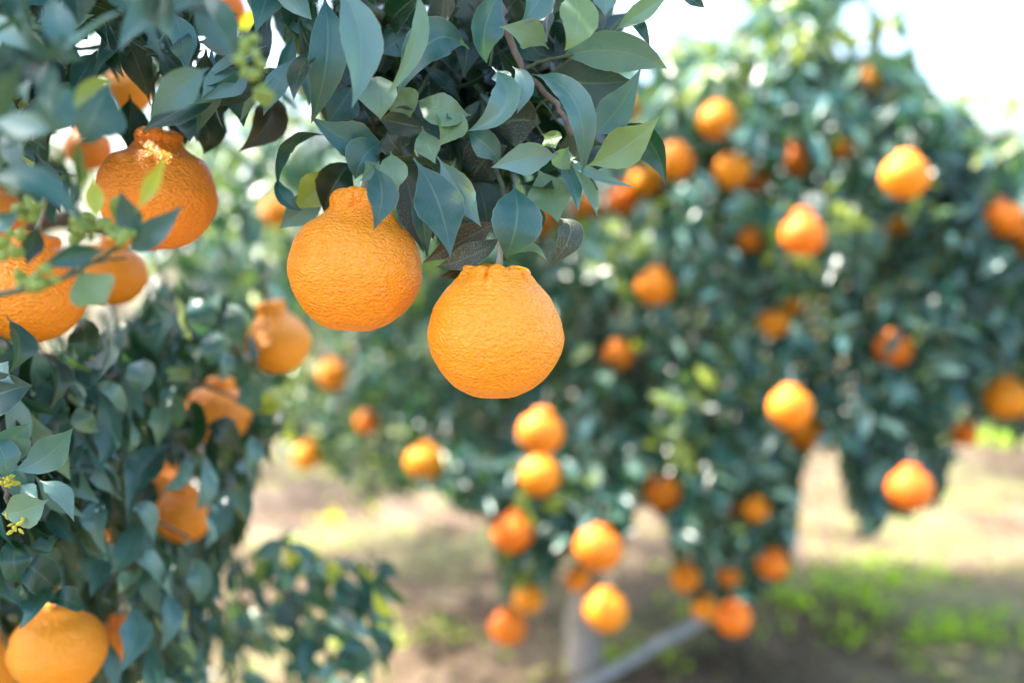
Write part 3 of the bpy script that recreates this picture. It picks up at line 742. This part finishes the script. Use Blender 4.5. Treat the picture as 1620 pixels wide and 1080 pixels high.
leaf(FB, (60, 355, .52), (52, 385, .52), (42, 420, .52), 28, 5, .2, .2)
leaf(FB, (-30, 330, .49), (0, 350, .48), (28, 330, .48), 30, 5, .55, .2)
# --- sharp leaves at the left edge
leaf(LO, (12, 744, .60), (72, 722, .595), (123, 664, .59), 44, 5, .62, .15, label='sharp grey-green leaf with yellow patches at the left edge')
leaf(LO, (76, 790, .60), (40, 806, .595), (4, 812, .60), 48, 12, .74, .15)
leaf(LO, (-40, 640, .62), (0, 622, .61), (48, 610, .61), 58, 10, .35, .12)
leaf(LO, (-10, 740, .61), (15, 700, .60), (48, 668, .60), 52, -20, .62, .15)
leaf(LO, (-20, 680, .60), (5, 720, .595), (8, 760, .595), 40, 20, .62, .15)
leaf(LO, (62, 760, .64), (90, 780, .63), (116, 822, .63), 34, 35, .70, .3)
leaf(LO, (30, 765, .63), (48, 780, .625), (60, 790, .62), 24, 0, .62, .3)
leaf(LO, (-20, 570, .62), (0, 590, .61), (12, 600, .61), 36, 0, .66, .2)

# --- hanging leaves of the left side, traced one by one
B_SIDE = branch([(-120, 520, .85), (60, 560, .80), (180, 590, .86), (290, 600, .95), (400, 640, .98)], .005, .0015, M_WOOD)
B_SIDE2 = branch([(-120, 760, .80), (60, 800, .78), (180, 790, .86), (300, 850, .95)], .005, .0015, M_WOOD)
for j_, (x0, y0, x1, y1, x2, y2, wp, rl, ti) in enumerate([
    (150, 608, 176, 684, 155, 740, 44, 20, .62), (150, 606, 180, 622, 202, 660, 32, 10, .72), (125, 634, 132, 664, 151, 680, 34, 0, .77), (206, 660, 211, 692, 200, 720, 20, 20, .78),
    (273, 700, 232, 735, 206, 797, 60, 5, .50), (298, 702, 290, 745, 254, 778, 46, 20, .64), (272, 618, 282, 652, 273, 685, 30, 10, .74), (250, 620, 254, 660, 250, 700, 32, 0, .78),
    (298, 632, 306, 672, 296, 716, 60, 10, .22), (320, 678, 352, 680, 378, 712, 46, 10, .24), (374, 608, 394, 628, 402, 656, 54, 5, .68), (408, 656, 436, 634, 468, 627, 38, 5, .98),
    (390, 660, 418, 680, 446, 674, 34, 5, .30), (321, 716, 325, 765, 310, 812, 36, 20, .70), (352, 770, 350, 815, 330, 858, 42, 15, .64), (396, 686, 402, 715, 394, 745, 34, 10, .68),
    (168, 782, 150, 815, 161, 862, 40, 5, .68), (194, 800, 228, 812, 242, 856, 38, 12, .70), (206, 822, 205, 862, 172, 912, 46, 10, .62), (204, 884, 236, 890, 268, 936, 42, 10, .72),
    (222, 896, 205, 915, 184, 940, 32, 20, .74), (206, 950, 214, 1000, 197, 1050, 50, 5, .60), (88, 846, 70, 862, 60, 898, 42, 15, .70), (28, 886, 60, 905, 102, 944, 56, 0, .38),
    (72, 930, 62, 952, 38, 986, 50, 12, .56), (72, 950, 105, 948, 138, 968, 38, 20, .44), (176, 535, 170, 570, 150, 604, 54, 5, .52), (302, 604, 280, 590, 260, 588, 36, 10, .74),
    (228, 566, 222, 595, 210, 622, 42, 10, .70), (346, 545, 356, 570, 350, 600, 28, 10, .70), (330, 520, 338, 550, 328, 582, 36, 0, .66), (396, 520, 398, 552, 408, 588, 28, 20, .40),
    (120, 500, 135, 535, 125, 575, 50, 5, .40), (70, 560, 92, 590, 82, 640, 48, 10, .30), (240, 480, 258, 510, 245, 550, 46, 10, .55), (300, 470, 318, 500, 322, 540, 44, 5, .60),
    (100, 640, 92, 680, 105, 712, 46, 0, .35), (30, 850, 22, 885, 32, 925, 46, 10, .45), (250, 860, 262, 895, 252, 930, 38, 10, .58), (140, 700, 125, 735, 132, 780, 44, 10, .40),
    (360, 480, 372, 510, 362, 548, 36, 10, .62), (260, 930, 270, 975, 258, 1020, 40, 10, .62), (300, 880, 318, 915, 310, 960, 38, 10, .68), (10, 500, 30, 540, 20, 580, 50, 10, .45)]):
    dd_ = lambda x: .635 + .34 * x / 450
    leaf(B_SIDE if y0 < 740 else B_SIDE2, (x0, y0, dd_(x0) + .02), (x1, y1, dd_(x1) - .012), (x2, y2, dd_(x2)), wp * .84, (rl + (j_ * 23 % 40)) * (1 if j_ % 2 else -1), ti, .2, twist=(j_ * 37 % 50) - 25)

# buds and flowers on the near tree
def blobs(par, name, centres, rad, mat, seed, n=9, spread=12, elong=1.5):
    rg = np.random.default_rng(seed); parts = []
    for (px, py, d) in centres:
        for _ in range(n):
            c = P(px + rg.normal(0, spread), py + rg.normal(0, spread * .8), d + rg.normal(0, .006))
            r = rad * rg.uniform(.6, 1.15); ax = nrm(rg.normal(0, 1, 3) + [0, 0, .6])
            b1 = nrm(np.cross(ax, [.3, .5, .1])); b2 = np.cross(ax, b1)
            pts = [c - ax * r * elong, c - ax * r * elong * .6, c, c + ax * r * elong * .7, c + ax * r * elong]
            parts.append(tube(pts, [r * .15, r * .65, r, r * .7, r * .12], 7, 2))
    V, F = merge(parts)
    return child(name, V, F, mat, par, poly=True)
blobs(FB, 'flower_bud_cluster', [(45, 330, .46)], .0024, M_BUD, 1, 18, 13)
blobs(FB, 'flower_bud_cluster', [(56, 442, .46)], .0025, M_BUD, 11, 20, 15)
blobs(FB, 'flower_bud_cluster', [(182, 368, .47)], .0028, M_BUD, 2, 13, 11)
blobs(FB, 'flower_bud_cluster', [(130, 362, .47)], .0028, M_BUD, 12, 12, 13)
blobs(FB, 'flower_bud_cluster', [(8, 395, .46)], .0028, M_BUD, 3, 8, 12)
for i_, c_ in enumerate([(395, 78, .44), (403, 112, .44), (416, 150, .45)]): blobs(LB, 'flower_bud_cluster', [c_], .0024, M_BUD, 4 + i_ * 7, 9, 10)
blobs(LO, 'yellow_flower', [(15, 762, .60)], .0018, M_BUDY, 5, 9, 6, 1.9)
blobs(LO, 'yellow_flower', [(24, 827, .60)], .0013, M_BUDY, 6, 9, 9, 2.2)

# infill foliage of the near tree: real twigs of leaves behind the traced ones
def spray(rng, n, poly, dfun, Lr=(.055, .085), Wr=(.28, .39), down=0.75, tintf=None, glint=0.0, m=0.95, holes=(), cull=.97):
    """random hanging leaves whose base, middle and tip fall within a region"""
    out = []
    px0, px1 = min(p[0] for p in poly), max(p[0] for p in poly); py0, py1 = min(p[1] for p in poly), max(p[1] for p in poly)
    B = []; T = []; Nn = []; L = []; K = []
    tries = 0
    got = 0
    while got < n and tries < 60:
        tries += 1
        q = n * 2
        px = rng.uniform(px0, px1, q); py = rng.uniform(py0, py1, q); d = dfun(px, py, rng)
        base = CAM + d[:, None] * (FWD + RT * ((px - 810) / FP)[:, None] + UP * ((540 - py) / FP)[:, None])
        t0 = nrm(nrm(rng.normal(0, 1, (q, 3))) * 0.75 + np.array([0.15, -0.25, -down]))
        l = rng.uniform(*Lr, q)
        ok = inpoly(px, py, poly)
        for tt in (.35, .7, 1.0):
            a, b, dd = proj(base + t0 * (l * tt)[:, None])
            ok &= inpoly(a, b, poly) & clear_of_fruit(a, b, dd, rng, m, cull)
            for (hx, hy, hr) in holes: ok &= (a - hx) ** 2 + (b - hy) ** 2 > hr ** 2
        ok &= clear_of_fruit(px, py, d, rng, m, cull)
        k = np.where(ok)[0][:n - got]
        B.append(base[k]); T.append(t0[k]); L.append(l[k]); got += len(k)
    B = np.vstack(B); T = np.vstack(T); L = np.concatenate(L); q = len(B)
    Nn = rng.normal(0, .75, (q, 3)) + np.array([-0.05, -0.55, 0.75]) + glint * np.array([-.54, -.45, .9])
    W = L * rng.uniform(*Wr, q)
    if tintf is None: tint = rng.choice([.17, .25, .35, .45, .55, .65, .75, .84, .95], q, p=[.14, .13, .13, .14, .14, .14, .12, .04, .02])
    else: tint = tintf(q, rng)
    tint = np.clip(tint + rng.normal(0, .03, q), 0.16, 1)
    return B, T, Nn, L, W, tint
def build_foliage(name, par, origin, packs, rng, rows=8, mat=M_LEAF, kfold=(.1, .45)):
    B, T, Nn, L, W, ti = [np.concatenate([p[i] for p in packs]) for i in range(6)]
    q = len(B)
    V, F, uv, tt = leaf_batch(B - origin, T, Nn, L, W, ti, rng.uniform(-.3, 1.3, q), rng.uniform(*kfold, q), rows, rng, rng.normal(0, .35, q))
    return link(name, mk_mesh(name, V, F, uv, tt), mat, par)
rng = np.random.default_rng(7)
def dlin(a, b): return lambda px, py, r: r.uniform(a, b, px.shape)
HERO_POLY = [(500, -60), (1000, -60), (1010, 20), (985, 60), (980, 120), (985, 170), (1000, 205), (985, 250), (940, 275), (915, 300), (880, 330), (850, 355),
             (815, 390), (770, 395), (700, 385), (672, 345), (640, 300), (600, 290), (560, 268), (520, 235), (505, 190), (505, 60)]
TL_POLY = [(-80, -80), (500, -80), (505, 130), (480, 165), (440, 150), (400, 165), (350, 215), (300, 200), (250, 190), (205, 225), (160, 240), (130, 330), (100, 350), (-80, 330)]
LB_POLY = [(-120, 470), (60, 540), (150, 520), (230, 480), (235, 430), (330, 440), (400, 470), (400, 600), (460, 640), (440, 700), (400, 740), (385, 880), (350, 900), (330, 1120), (-120, 1120)]
SKYH = [(108, 12, 20), (172, 8, 16), (142, 62, 20), (124, 88, 14), (70, 22, 10), (75, 26, 9), (318, 78, 24), (300, 98, 14), (432, 80, 22), (425, 100, 20), (437, 40, 12), (260, 170, 9), (240, 150, 8),
        (95, 222, 13), (130, 225, 13), (97, 245, 10), (98, 260, 8), (340, 90, 8), (675, 15, 20), (655, 5, 14), (1000, 30, 10), (945, 145, 10), (930, 48, 8)]
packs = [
    spray(rng, 650, HERO_POLY, dlin(.655, .95), (.040, .070), holes=SKYH, tintf=lambda q, r: r.choice([.16, .2, .3, .45, .6], q, p=[.4, .3, .18, .08, .04])),  # dark tints stand in for shade behind the traced leaves
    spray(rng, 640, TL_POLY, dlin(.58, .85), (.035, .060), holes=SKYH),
    spray(rng, 330, TL_POLY, dlin(.9, 1.4), (.045, .075), holes=SKYH, tintf=lambda q, r: r.choice([.16, .25, .45, .85, .97], q, p=[.4, .25, .15, .1, .1])),  # mostly dark tints paint the shade of this rear layer
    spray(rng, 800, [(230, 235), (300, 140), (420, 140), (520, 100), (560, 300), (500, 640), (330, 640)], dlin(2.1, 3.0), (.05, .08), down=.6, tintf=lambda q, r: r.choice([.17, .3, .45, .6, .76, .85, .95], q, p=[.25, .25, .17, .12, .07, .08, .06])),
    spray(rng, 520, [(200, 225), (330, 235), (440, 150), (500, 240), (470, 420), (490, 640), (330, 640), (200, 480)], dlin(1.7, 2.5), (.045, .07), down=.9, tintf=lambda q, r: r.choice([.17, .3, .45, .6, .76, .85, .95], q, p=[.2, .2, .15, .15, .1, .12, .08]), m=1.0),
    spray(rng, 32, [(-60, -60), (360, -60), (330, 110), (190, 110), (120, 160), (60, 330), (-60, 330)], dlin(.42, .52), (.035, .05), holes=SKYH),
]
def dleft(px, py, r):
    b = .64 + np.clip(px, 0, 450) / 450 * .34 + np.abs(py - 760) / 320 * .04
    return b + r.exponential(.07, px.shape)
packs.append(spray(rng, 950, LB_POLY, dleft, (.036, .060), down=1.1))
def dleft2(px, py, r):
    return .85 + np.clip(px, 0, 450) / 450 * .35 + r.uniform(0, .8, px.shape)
packs.append(spray(rng, 1200, LB_POLY, dleft2, (.055, .085), down=.9, tintf=lambda q, r: r.choice([.16, .2, .3, .45, .6], q, p=[.5, .25, .13, .08, .04])))  # dark tints put the shade inside the crown into leaf colour
# crown out of the frame to the left, and an added clump above blocking the sun
def ball(rng, n, c, rad, Lr=(.055, .085)):
    u = nrm(rng.normal(0, 1, (n, 3))); rr = rng.uniform(.35, 1, n) ** .5
    b = np.array(c) + u * rr[:, None] * np.array(rad)
    t0 = nrm(nrm(rng.normal(0, 1, (n, 3))) * .8 + u * .5 + [0, 0, -.7])
    L = rng.uniform(*Lr, n)
    px, py, d = proj(b); a, e, dd = proj(b + t0 * L[:, None])
    ok = ((px < -40) | (py < -40) | (d < 0)) & ((a < -40) | (e < -40) | (dd < 0)) & (b[:, 2] > .25)
    # nothing right at the lens
    ok &= np.linalg.norm(b - CAM, axis=1) > .35
    k = np.where(ok)[0]
    return b[k], t0[k], rng.normal(0, .6, (len(k), 3)) + [0, -.3, .9], L[k], L[k] * rng.uniform(.34, .46, len(k)), np.clip(rng.normal(.45, .15, len(k)), .16, .9)
packs.append(ball(rng, 5200, (-1.35, 1.30, 1.25), (1.0, .95, .85)))
packs.append(ball(rng, 3300, (-.36, .70, 1.84), (.50, .34, .26)))  # unseen leaf clump added between the sun and the hero fruits to shade them
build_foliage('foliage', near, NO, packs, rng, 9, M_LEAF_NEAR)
# low branch of the near tree reaching out over the ground
LOWP = [(330, 900), (400, 850), (470, 835), (540, 850), (600, 860), (632, 900), (625, 1000), (610, 1100), (330, 1120)]
lowp = spray(rng, 190, LOWP, dlin(1.12, 1.5), (.038, .062), down=.6, glint=1.2, tintf=lambda q, r: r.choice([.3, .45, .6, .75, .85, .97], q, p=[.1, .2, .28, .22, .1, .1]))
lb = child('branch', *tube([P(250, 1000, 1.5), P(380, 960, 1.4), P(470, 900, 1.36), P(560, 905, 1.34), P(600, 960, 1.33)], [.006, .004, .003, .002, .001], 8, 4, .001), M_TWIG, near, poly=True)
for (x0, y0, x1, y1, x2, y2, wp, ti) in [(492, 965, 486, 1010, 472, 1052, 52, .45), (556, 1000, 562, 1038, 549, 1078, 46, .56), (536, 906, 545, 935, 560, 965, 36, .62), (572, 915, 588, 940, 586, 970, 34, .60),
                                         (455, 935, 456, 965, 468, 1000, 38, .28), (590, 890, 610, 900, 632, 912, 22, .4), (400, 880, 425, 872, 440, 895, 34, .7), (604, 1000, 612, 1020, 620, 1036, 24, .35)]:
    leaf(lb, (x0, y0, 1.18), (x1, y1, 1.17), (x2, y2, 1.18), wp, 10, ti, .2)
build_foliage('foliage', lb, NO, [lowp], rng, 8, M_LEAF)
tws = []
for i in range(12):
    a = P(rng.uniform(380, 600), rng.uniform(880, 960), 1.36); tws.append(tube([a, a + [rng.normal(0, .04), 0, rng.uniform(-.02, .04)], a + [rng.normal(0, .09), 0, rng.uniform(-.11, .02)]], [.0015, .0012, .0008], 5, 2))
for tw_ in tws: child('twig', tw_[0], tw_[1], M_TWIG, lb, poly=True)
# thin twigs within the near foliage
tws = []
for i in range(70):
    px = rng.uniform(-40, 400); py = rng.uniform(480, 1060); d = float(dleft(np.array([px]), np.array([py]), rng)[0]) + .16
    a = P(px, py, d); tws.append(tube([a + [-.08, .12, .10], a + [-.03, .05, .05], a, a + [.02, -.01, -.05]], [.003, .002, .0015, .001], 6, 3, .002, i))
for tw_ in tws: child('twig', tw_[0], tw_[1], M_TWIG, near, poly=True)

# ------------------------------------------------------------------ background trees
def interp(tab): 
    xs = [a for a, b in tab]; ys = [b for a, b in tab]
    return lambda x: np.interp(x, xs, ys)
def tree(loc, c, rad, nsh, seed, label, trunk, top=None, bot=None, xr=None, nl=(5, 9), green=.08, limbn=9, holes=(), Lr=(.048, .074), rows=5, shell=.55, cull=.84, skirt=(), main=False):
    """orange tree: trunk with limbs, and a crown made of hanging shoots of leaves"""
    rg = np.random.default_rng(seed)
    o = empty('orange_tree', loc); O = np.array(loc)
    tag(o, label, 'tree', 'orange trees')
    tv, tf = tube([np.array(p) - O for p in trunk[0]], trunk[1], 14, 5, .003, seed)
    tk = link('trunk', py_mesh('trunk', tv, tf), M_BARK, o)
    topp = np.array(trunk[0][-1]); parts = []
    c = np.array(c); rad = np.array(rad)
    for i in range(limbn):
        a = 2 * np.pi * i / limbn + rg.uniform(-.3, .3)
        e = c + rad * np.array([math.cos(a) * .72, math.sin(a) * .72, rg.uniform(-.2, .6)])
        mid = (topp + e) / 2 + [0, 0, .18 + rg.uniform(0, .1)]
        parts.append(tube([topp - O - [0, 0, .05], topp * .65 + mid * .35 - O, mid - O, e - O], [.026, .022, .015, .006], 8, 4, .006, i))
    for pt_ in parts: link('limb', py_mesh('limb', *pt_), M_BARK, o)
    # shoots
    u = nrm(rg.normal(0, 1, (nsh, 3))); rr = rg.uniform(shell ** 3, 1, nsh) ** (1 / 3)
    bx = (np.abs(u) ** 3.2).sum(1, keepdims=True) ** (-1 / 3.2)
    s = c + u * bx * rr[:, None] * rad
    px, py, d = proj(s)
    ok = s[:, 2] > .25
    if top is not None: ok &= py > top(px) + rg.normal(8, 10, nsh)
    if bot is not None: ok &= py < bot(px) - 42 + rg.normal(0, 8, nsh)
    if xr: ok &= (px > xr[0]) & (px < xr[1])
    s = s[ok]; u = u[ok]
    for m_, xa, xb, ya, da, db in skirt:
        px = rg.uniform(xa, xb, m_); lo = bot(px); py = rg.uniform(np.minimum(lo - 60, ya), lo - 38); d = rg.uniform(da, db, m_)
        s2 = CAM + d[:, None] * (FWD + RT * ((px - 810) / FP)[:, None] + UP * ((540 - py) / FP)[:, None])
        k = s2[:, 2] > .22
        s = np.vstack([s, s2[k]]); u = np.vstack([u, nrm((s2[k] - c) * [1, 1, .3])])
    if main:
        m_ = 1300; px = rg.uniform(960, 1700, m_); py = top(px) + rg.uniform(8, 190, m_); d = rg.uniform(2.1, 3.5, m_)
        s2 = CAM + d[:, None] * (FWD + RT * ((px - 810) / FP)[:, None] + UP * ((540 - py) / FP)[:, None])
        s = np.vstack([s, s2]); u = np.vstack([u, nrm((s2 - c) * [1, 1, 1.])])
        m_ = 400; px = rg.uniform(1180, 1460, m_); py = np.maximum(top(px), -60) + rg.uniform(10, 150, m_); d = rg.uniform(2.2, 3.2, m_)
        s2 = CAM + d[:, None] * (FWD + RT * ((px - 810) / FP)[:, None] + UP * ((540 - py) / FP)[:, None])
        s = np.vstack([s, s2]); u = np.vstack([u, nrm((s2 - c) * [1, 1, 1.])])
    B = []; T = []; tint = []; NN = []
    hi = np.clip((s[:, 2] - (c[2] + rad[2] * .22)) / (rad[2] * .5), 0, 1)
    for i in range(len(s)):
        n = rg.integers(*nl)
        ax = nrm(np.array([u[i, 0] * .5, u[i, 1] * .5, -.75]) + rg.normal(0, .35, 3)) if hi[i] < .5 or rg.random() < .5 else nrm(np.array([u[i, 0] * .4, u[i, 1] * .4, .6]) + rg.normal(0, .3, 3))
        young_lit = rg.random() < green + .75 * hi[i]  # more lime higher up: new flush plus backlit glow put into the colour
        for j in range(n):
            b = s[i] + ax * (j / n) * .13
            B.append(b); T.append(nrm(ax * .4 + nrm(rg.normal(0, 1, 3)) * .85 + [0, 0, -.35])); NN.append(np.array([u[i, 0] * .5 - .1, u[i, 1] * .5 - .2, .8]) + rg.normal(0, .5, 3))
            tint.append(rg.uniform(.80, 1.0) if young_lit else min(.78, max(.16, rg.normal(.50, .27))))  # wide tint spread puts sky highlights and dark gaps into leaf colour
    B = np.array(B); T = np.array(T); NN = np.array(NN); tint = np.array(tint)
    L = rg.uniform(*Lr, len(B)); W = L * rg.uniform(.30, .42, len(B))
    ph = rg.uniform(0, 6, 4)
    jag = lambda a: 22 * np.sin(a / 17 + ph[0]) + 16 * np.sin(a / 9.3 + ph[1]) + 8 * np.sin(a / 41 + ph[2]) + rg.normal(0, 5, a.shape)
    ok = np.ones(len(B), bool)
    for tt in (0, .5, 1):
        a, e, dd = proj(B + T * (L * tt)[:, None])
        ok &= clear_of_fruit(a, e, dd, rg, .74, cull)
        if top is not None: ok &= e > top(a) - 6 + jag(a)
        if bot is not None: ok &= e < bot(a) + 12 + .6 * jag(a + 300)
        for (hx, hy, hr) in holes: ok &= (a - hx) ** 2 + (e - hy) ** 2 > hr ** 2
    B, T, NN, L, W, tint = B[ok], T[ok], NN[ok], L[ok], W[ok], tint[ok]
    q = len(B)
    V, F, uv, tt = leaf_batch(B - O, T, NN, L, W, tint, rg.uniform(-.2, 1.2, q), rg.uniform(.1, .45, q), rows, rg, rg.normal(0, .3, q))
    link('crown', mk_mesh('crown', V, F, uv, tt), M_LEAF, o)
    return o
def W3(px, py, d): return tuple(P(px, py, d))
# main tree
top_m = interp([(300, 150), (560, 120), (900, 90), (1000, 50), (1060, 55), (1115, 75), (1140, 35), (1180, -10), (1230, -40), (1300, -80), (1410, -50), (1438, 25), (1458, 95), (1485, 145), (1540, 180), (1620, 205), (1800, 260)])
bot_m = interp([(560, 640), (600, 700), (650, 745), (700, 775), (760, 790), (785, 880), (800, 960), (850, 965), (870, 930), (895, 850), (960, 860), (1000, 835), (1012, 790), (1050, 800), (1068, 900), (1090, 950),
                (1130, 990), (1180, 960), (1235, 925), (1258, 860), (1272, 715), (1325, 705), (1338, 815), (1385, 835), (1440, 800), (1490, 760), (1515, 710), (1560, 668), (1620, 690), (1900, 700)])
tb = np.array(W3(925, 1063, 2.92)); tb[2] = -.03
HOLES_M = [(1353, 28, 26), (1402, -4, 28), (1330, 75, 13), (1367, 75, 14), (1412, 68, 22), (1172, 22, 15), (1200, 70, 12), (1020, 120, 14)]
tree(tuple(tb * [1, 1, 0]), (.85, 3.0, 1.32), (1.42, 1.05, 1.05), 9500, 11,
     'main blurred orange tree right of centre, crown hanging nearly to the ground',
     ([tuple(tb), tuple(tb + [.0, 0, .25]), tuple(tb + [.03, .02, .55]), tuple(tb + [.10, .05, .80])], [.060, .044, .040, .036]),
     top_m, bot_m, (560, 1900), holes=HOLES_M, shell=.40, skirt=[(650, 650, 1500, 700, 1.95, 2.9), (420, 690, 1010, 760, 1.9, 2.5)], main=True)
# skirt of long shoots on the camera side of the main tree is part of its crown above
top_c = interp([(300, 190), (420, 210), (560, 150), (760, 150)])
bot_c = interp([(380, 560), (430, 690), (460, 740), (520, 740), (560, 790), (640, 800), (700, 740), (760, 600)])
tree((-.62, 3.75, 0), (-.60, 3.75, 1.15), (.95, .85, .95), 1500, 21,
     'distant orange tree left of the main one, seen between the near branches and the ground',
     ([(-1.20, 3.95, -.03), (-1.18, 3.95, .3), (-1.0, 3.9, .75)], [.05, .042, .035]), top_c, bot_c, (330, 820), green=.2, skirt=[(320, 420, 720, 560, 3.1, 4.3)])
# trees further along the rows
FARL = [(-2.6, 6.2, 1.15, 'pale green distant tree seen in the gap between the left fruit and the large pair'),
        (3.1, 5.4, 1.10, 'distant tree at the right edge behind the main tree'),
        (-5.4, 7.5, 1.2, 'far tree hidden mostly behind the near tree at the left'),
        (.4, 8.6, 1.1, 'far tree straight behind the main tree'),
        (5.6, 9.0, 1.1, 'far tree beyond the right edge of the main crown'),
        (-1.9, 10.5, 1.1, 'farthest tree seen low between the left tree and the main one')]
for i, (x, y, s, lb_) in enumerate(FARL):
    tree((x, y, 0), (x, y, 1.15 * s), (1.1 * s, 1.1 * s, .85 * s), 650, 40 + i, lb_,
         ([(x, y, -.03), (x + .02, y, .3), (x + .04, y, .8)], [.06, .05, .04]), green=.3, rows=4, limbn=7, Lr=(.07, .10), cull=0)

# ------------------------------------------------------------------ pipe, weeds, grass
pa, pb_ = P(945, 1092, 2.78), P(1128, 988, 3.25)
pa[2] = gh(pa[0], pa[1]) + .03; pb_[2] = gh(pb_[0], pb_[1]) + .05
dr = pb_ - pa; st = pa - dr * 1.2
st[2] = gh(st[0], st[1]) + .03
tv, tf = tube([st, pa, (pa + pb_) / 2 + [0, 0, .003], pb_], [.016, .016, .016, .016], 16, 6)
o = link('irrigation_pipe', py_mesh('irrigation_pipe', tv, tf), M_PIPE)
tag(o, 'smooth grey irrigation pipe lying on the soil right of the trunk', 'pipe')
def on_ground(px, py):
    v = P(px, py, 1.0) - CAM; t = -CAM_H / v[2]
    p = CAM + v * t; p[2] = gh(p[0], p[1]); return p
def weeds(px_list, n, hgt, label, mat, seed, name='weeds', cat='weeds', spread=.085, lw=.5):
    rg = np.random.default_rng(seed); B = []
    for (px, py, s) in px_list:
        c = on_ground(px, py)
        for _ in range(n):
            x, y = c[0] + rg.normal(0, spread * s), c[1] + rg.normal(0, spread * s)
            B.append((x, y, gh(x, y) + rg.uniform(0, .35) * hgt))
    B = np.array(B); q = len(B)
    T = nrm(rg.normal(0, .55, (q, 3)) + [0, 0, .9]); Nn = rg.normal(0, .5, (q, 3)) + [0, -.4, .8]
    L = hgt * rg.uniform(.5, 1.1, q)
    V, F, uv, tt = leaf_batch(B, T, Nn, L, L * lw, np.full(q, .9), rg.uniform(.2, 1.6, q), rg.uniform(.05, .3, q), 5, rg)
    o = link(name, mk_mesh(name, V, F, uv, tt), mat)
    return tag(o, label, cat, kind='stuff')
weeds([(1225, 950, 1), (1262, 965, .9), (1290, 945, .8), (1310, 930, 1), (1345, 950, .6), (1365, 910, 1), (1410, 905, 1), (1440, 925, .8), (1480, 905, .6)], 15, .065,
      'bright green weeds on the bare soil right of the hanging fruit', M_WEED, 1)
weeds([(1520, 985, 1), (1560, 1005, 1), (1600, 1020, 1), (1470, 1000, .6)], 26, .05, 'pale green weeds in the bottom right corner', M_WEED, 2)
weeds([(1590, 690, 2), (1560, 700, 2), (1630, 685, 2)], 60, .10, 'yellow-green weeds at the right edge below a fruit', M_WEED, 3)
weeds([(690, 1005, .8), (725, 1000, .7), (985, 1045, .6), (1005, 1040, .4)], 24, .03, 'low green weeds beside the trunk foot', M_WEED, 4)
rgw = np.random.default_rng(77)
weeds([(rgw.uniform(380, 1600), rgw.uniform(740, 1070), rgw.uniform(.4, 1.2)) for _ in range(60)], 9, .045, 'scattered small green weeds and seedlings across the orchard floor', M_WEED, 8)
weeds([(590, 812, .25), (520, 822, .5), (545, 825, .3), (640, 760, .4)], 5, .05, 'yellow wild flowers on the ground left of centre', M_YFLOWER, 5, 'wild_flowers', 'flowers', lw=.9)
rg = np.random.default_rng(5); B = []
while len(B) < 9000:
    x, y = rg.uniform(-3.5, 4), rg.uniform(2.2, 8)
    if mnoise.noise(Vector((x * .9 + 3, y * .9, 2))) > -.02 + rg.normal(0, .05): B.append((x, y, gh(x, y) - .003))
B = np.array(B); q = len(B)
T = nrm(rg.normal(0, .5, (q, 3)) + [0, 0, .8]); L = rg.uniform(.02, .05, q)
V, F, uv, tt = leaf_batch(B, T, rg.normal(0, 1, (q, 3)), L, np.full(q, .005), np.full(q, .5), rg.uniform(0, 1.5, q), np.full(q, .2), 3, rg)
o = link('grass', mk_mesh('grass', V, F, uv, tt), M_GRASS)
tag(o, 'short dry grass between the orchard rows', 'grass', kind='stuff')

# fallen dry leaves scattered on the soil
rg = np.random.default_rng(9); q = 1500
x = rg.uniform(-3, 4, q); y = rg.uniform(2.3, 7, q)
B = np.array([(a, b, gh(a, b) + .008) for a, b in zip(x, y)])
T = nrm(rg.normal(0, 1, (q, 3)) * [1, 1, .15]); L = rg.uniform(.04, .08, q)
V, F, uv, tt = leaf_batch(B, T, rg.normal(0, .25, (q, 3)) + [0, 0, 1], L, L * .4, rg.uniform(0, .1, q), rg.uniform(-.6, 1.2, q), rg.uniform(.1, .5, q), 5, rg)
o = link('fallen_leaves', mk_mesh('fallen_leaves', V, F, uv, tt), M_LEAF)
tag(o, 'dry brown fallen leaves scattered over the soil', 'fallen leaves', kind='stuff')
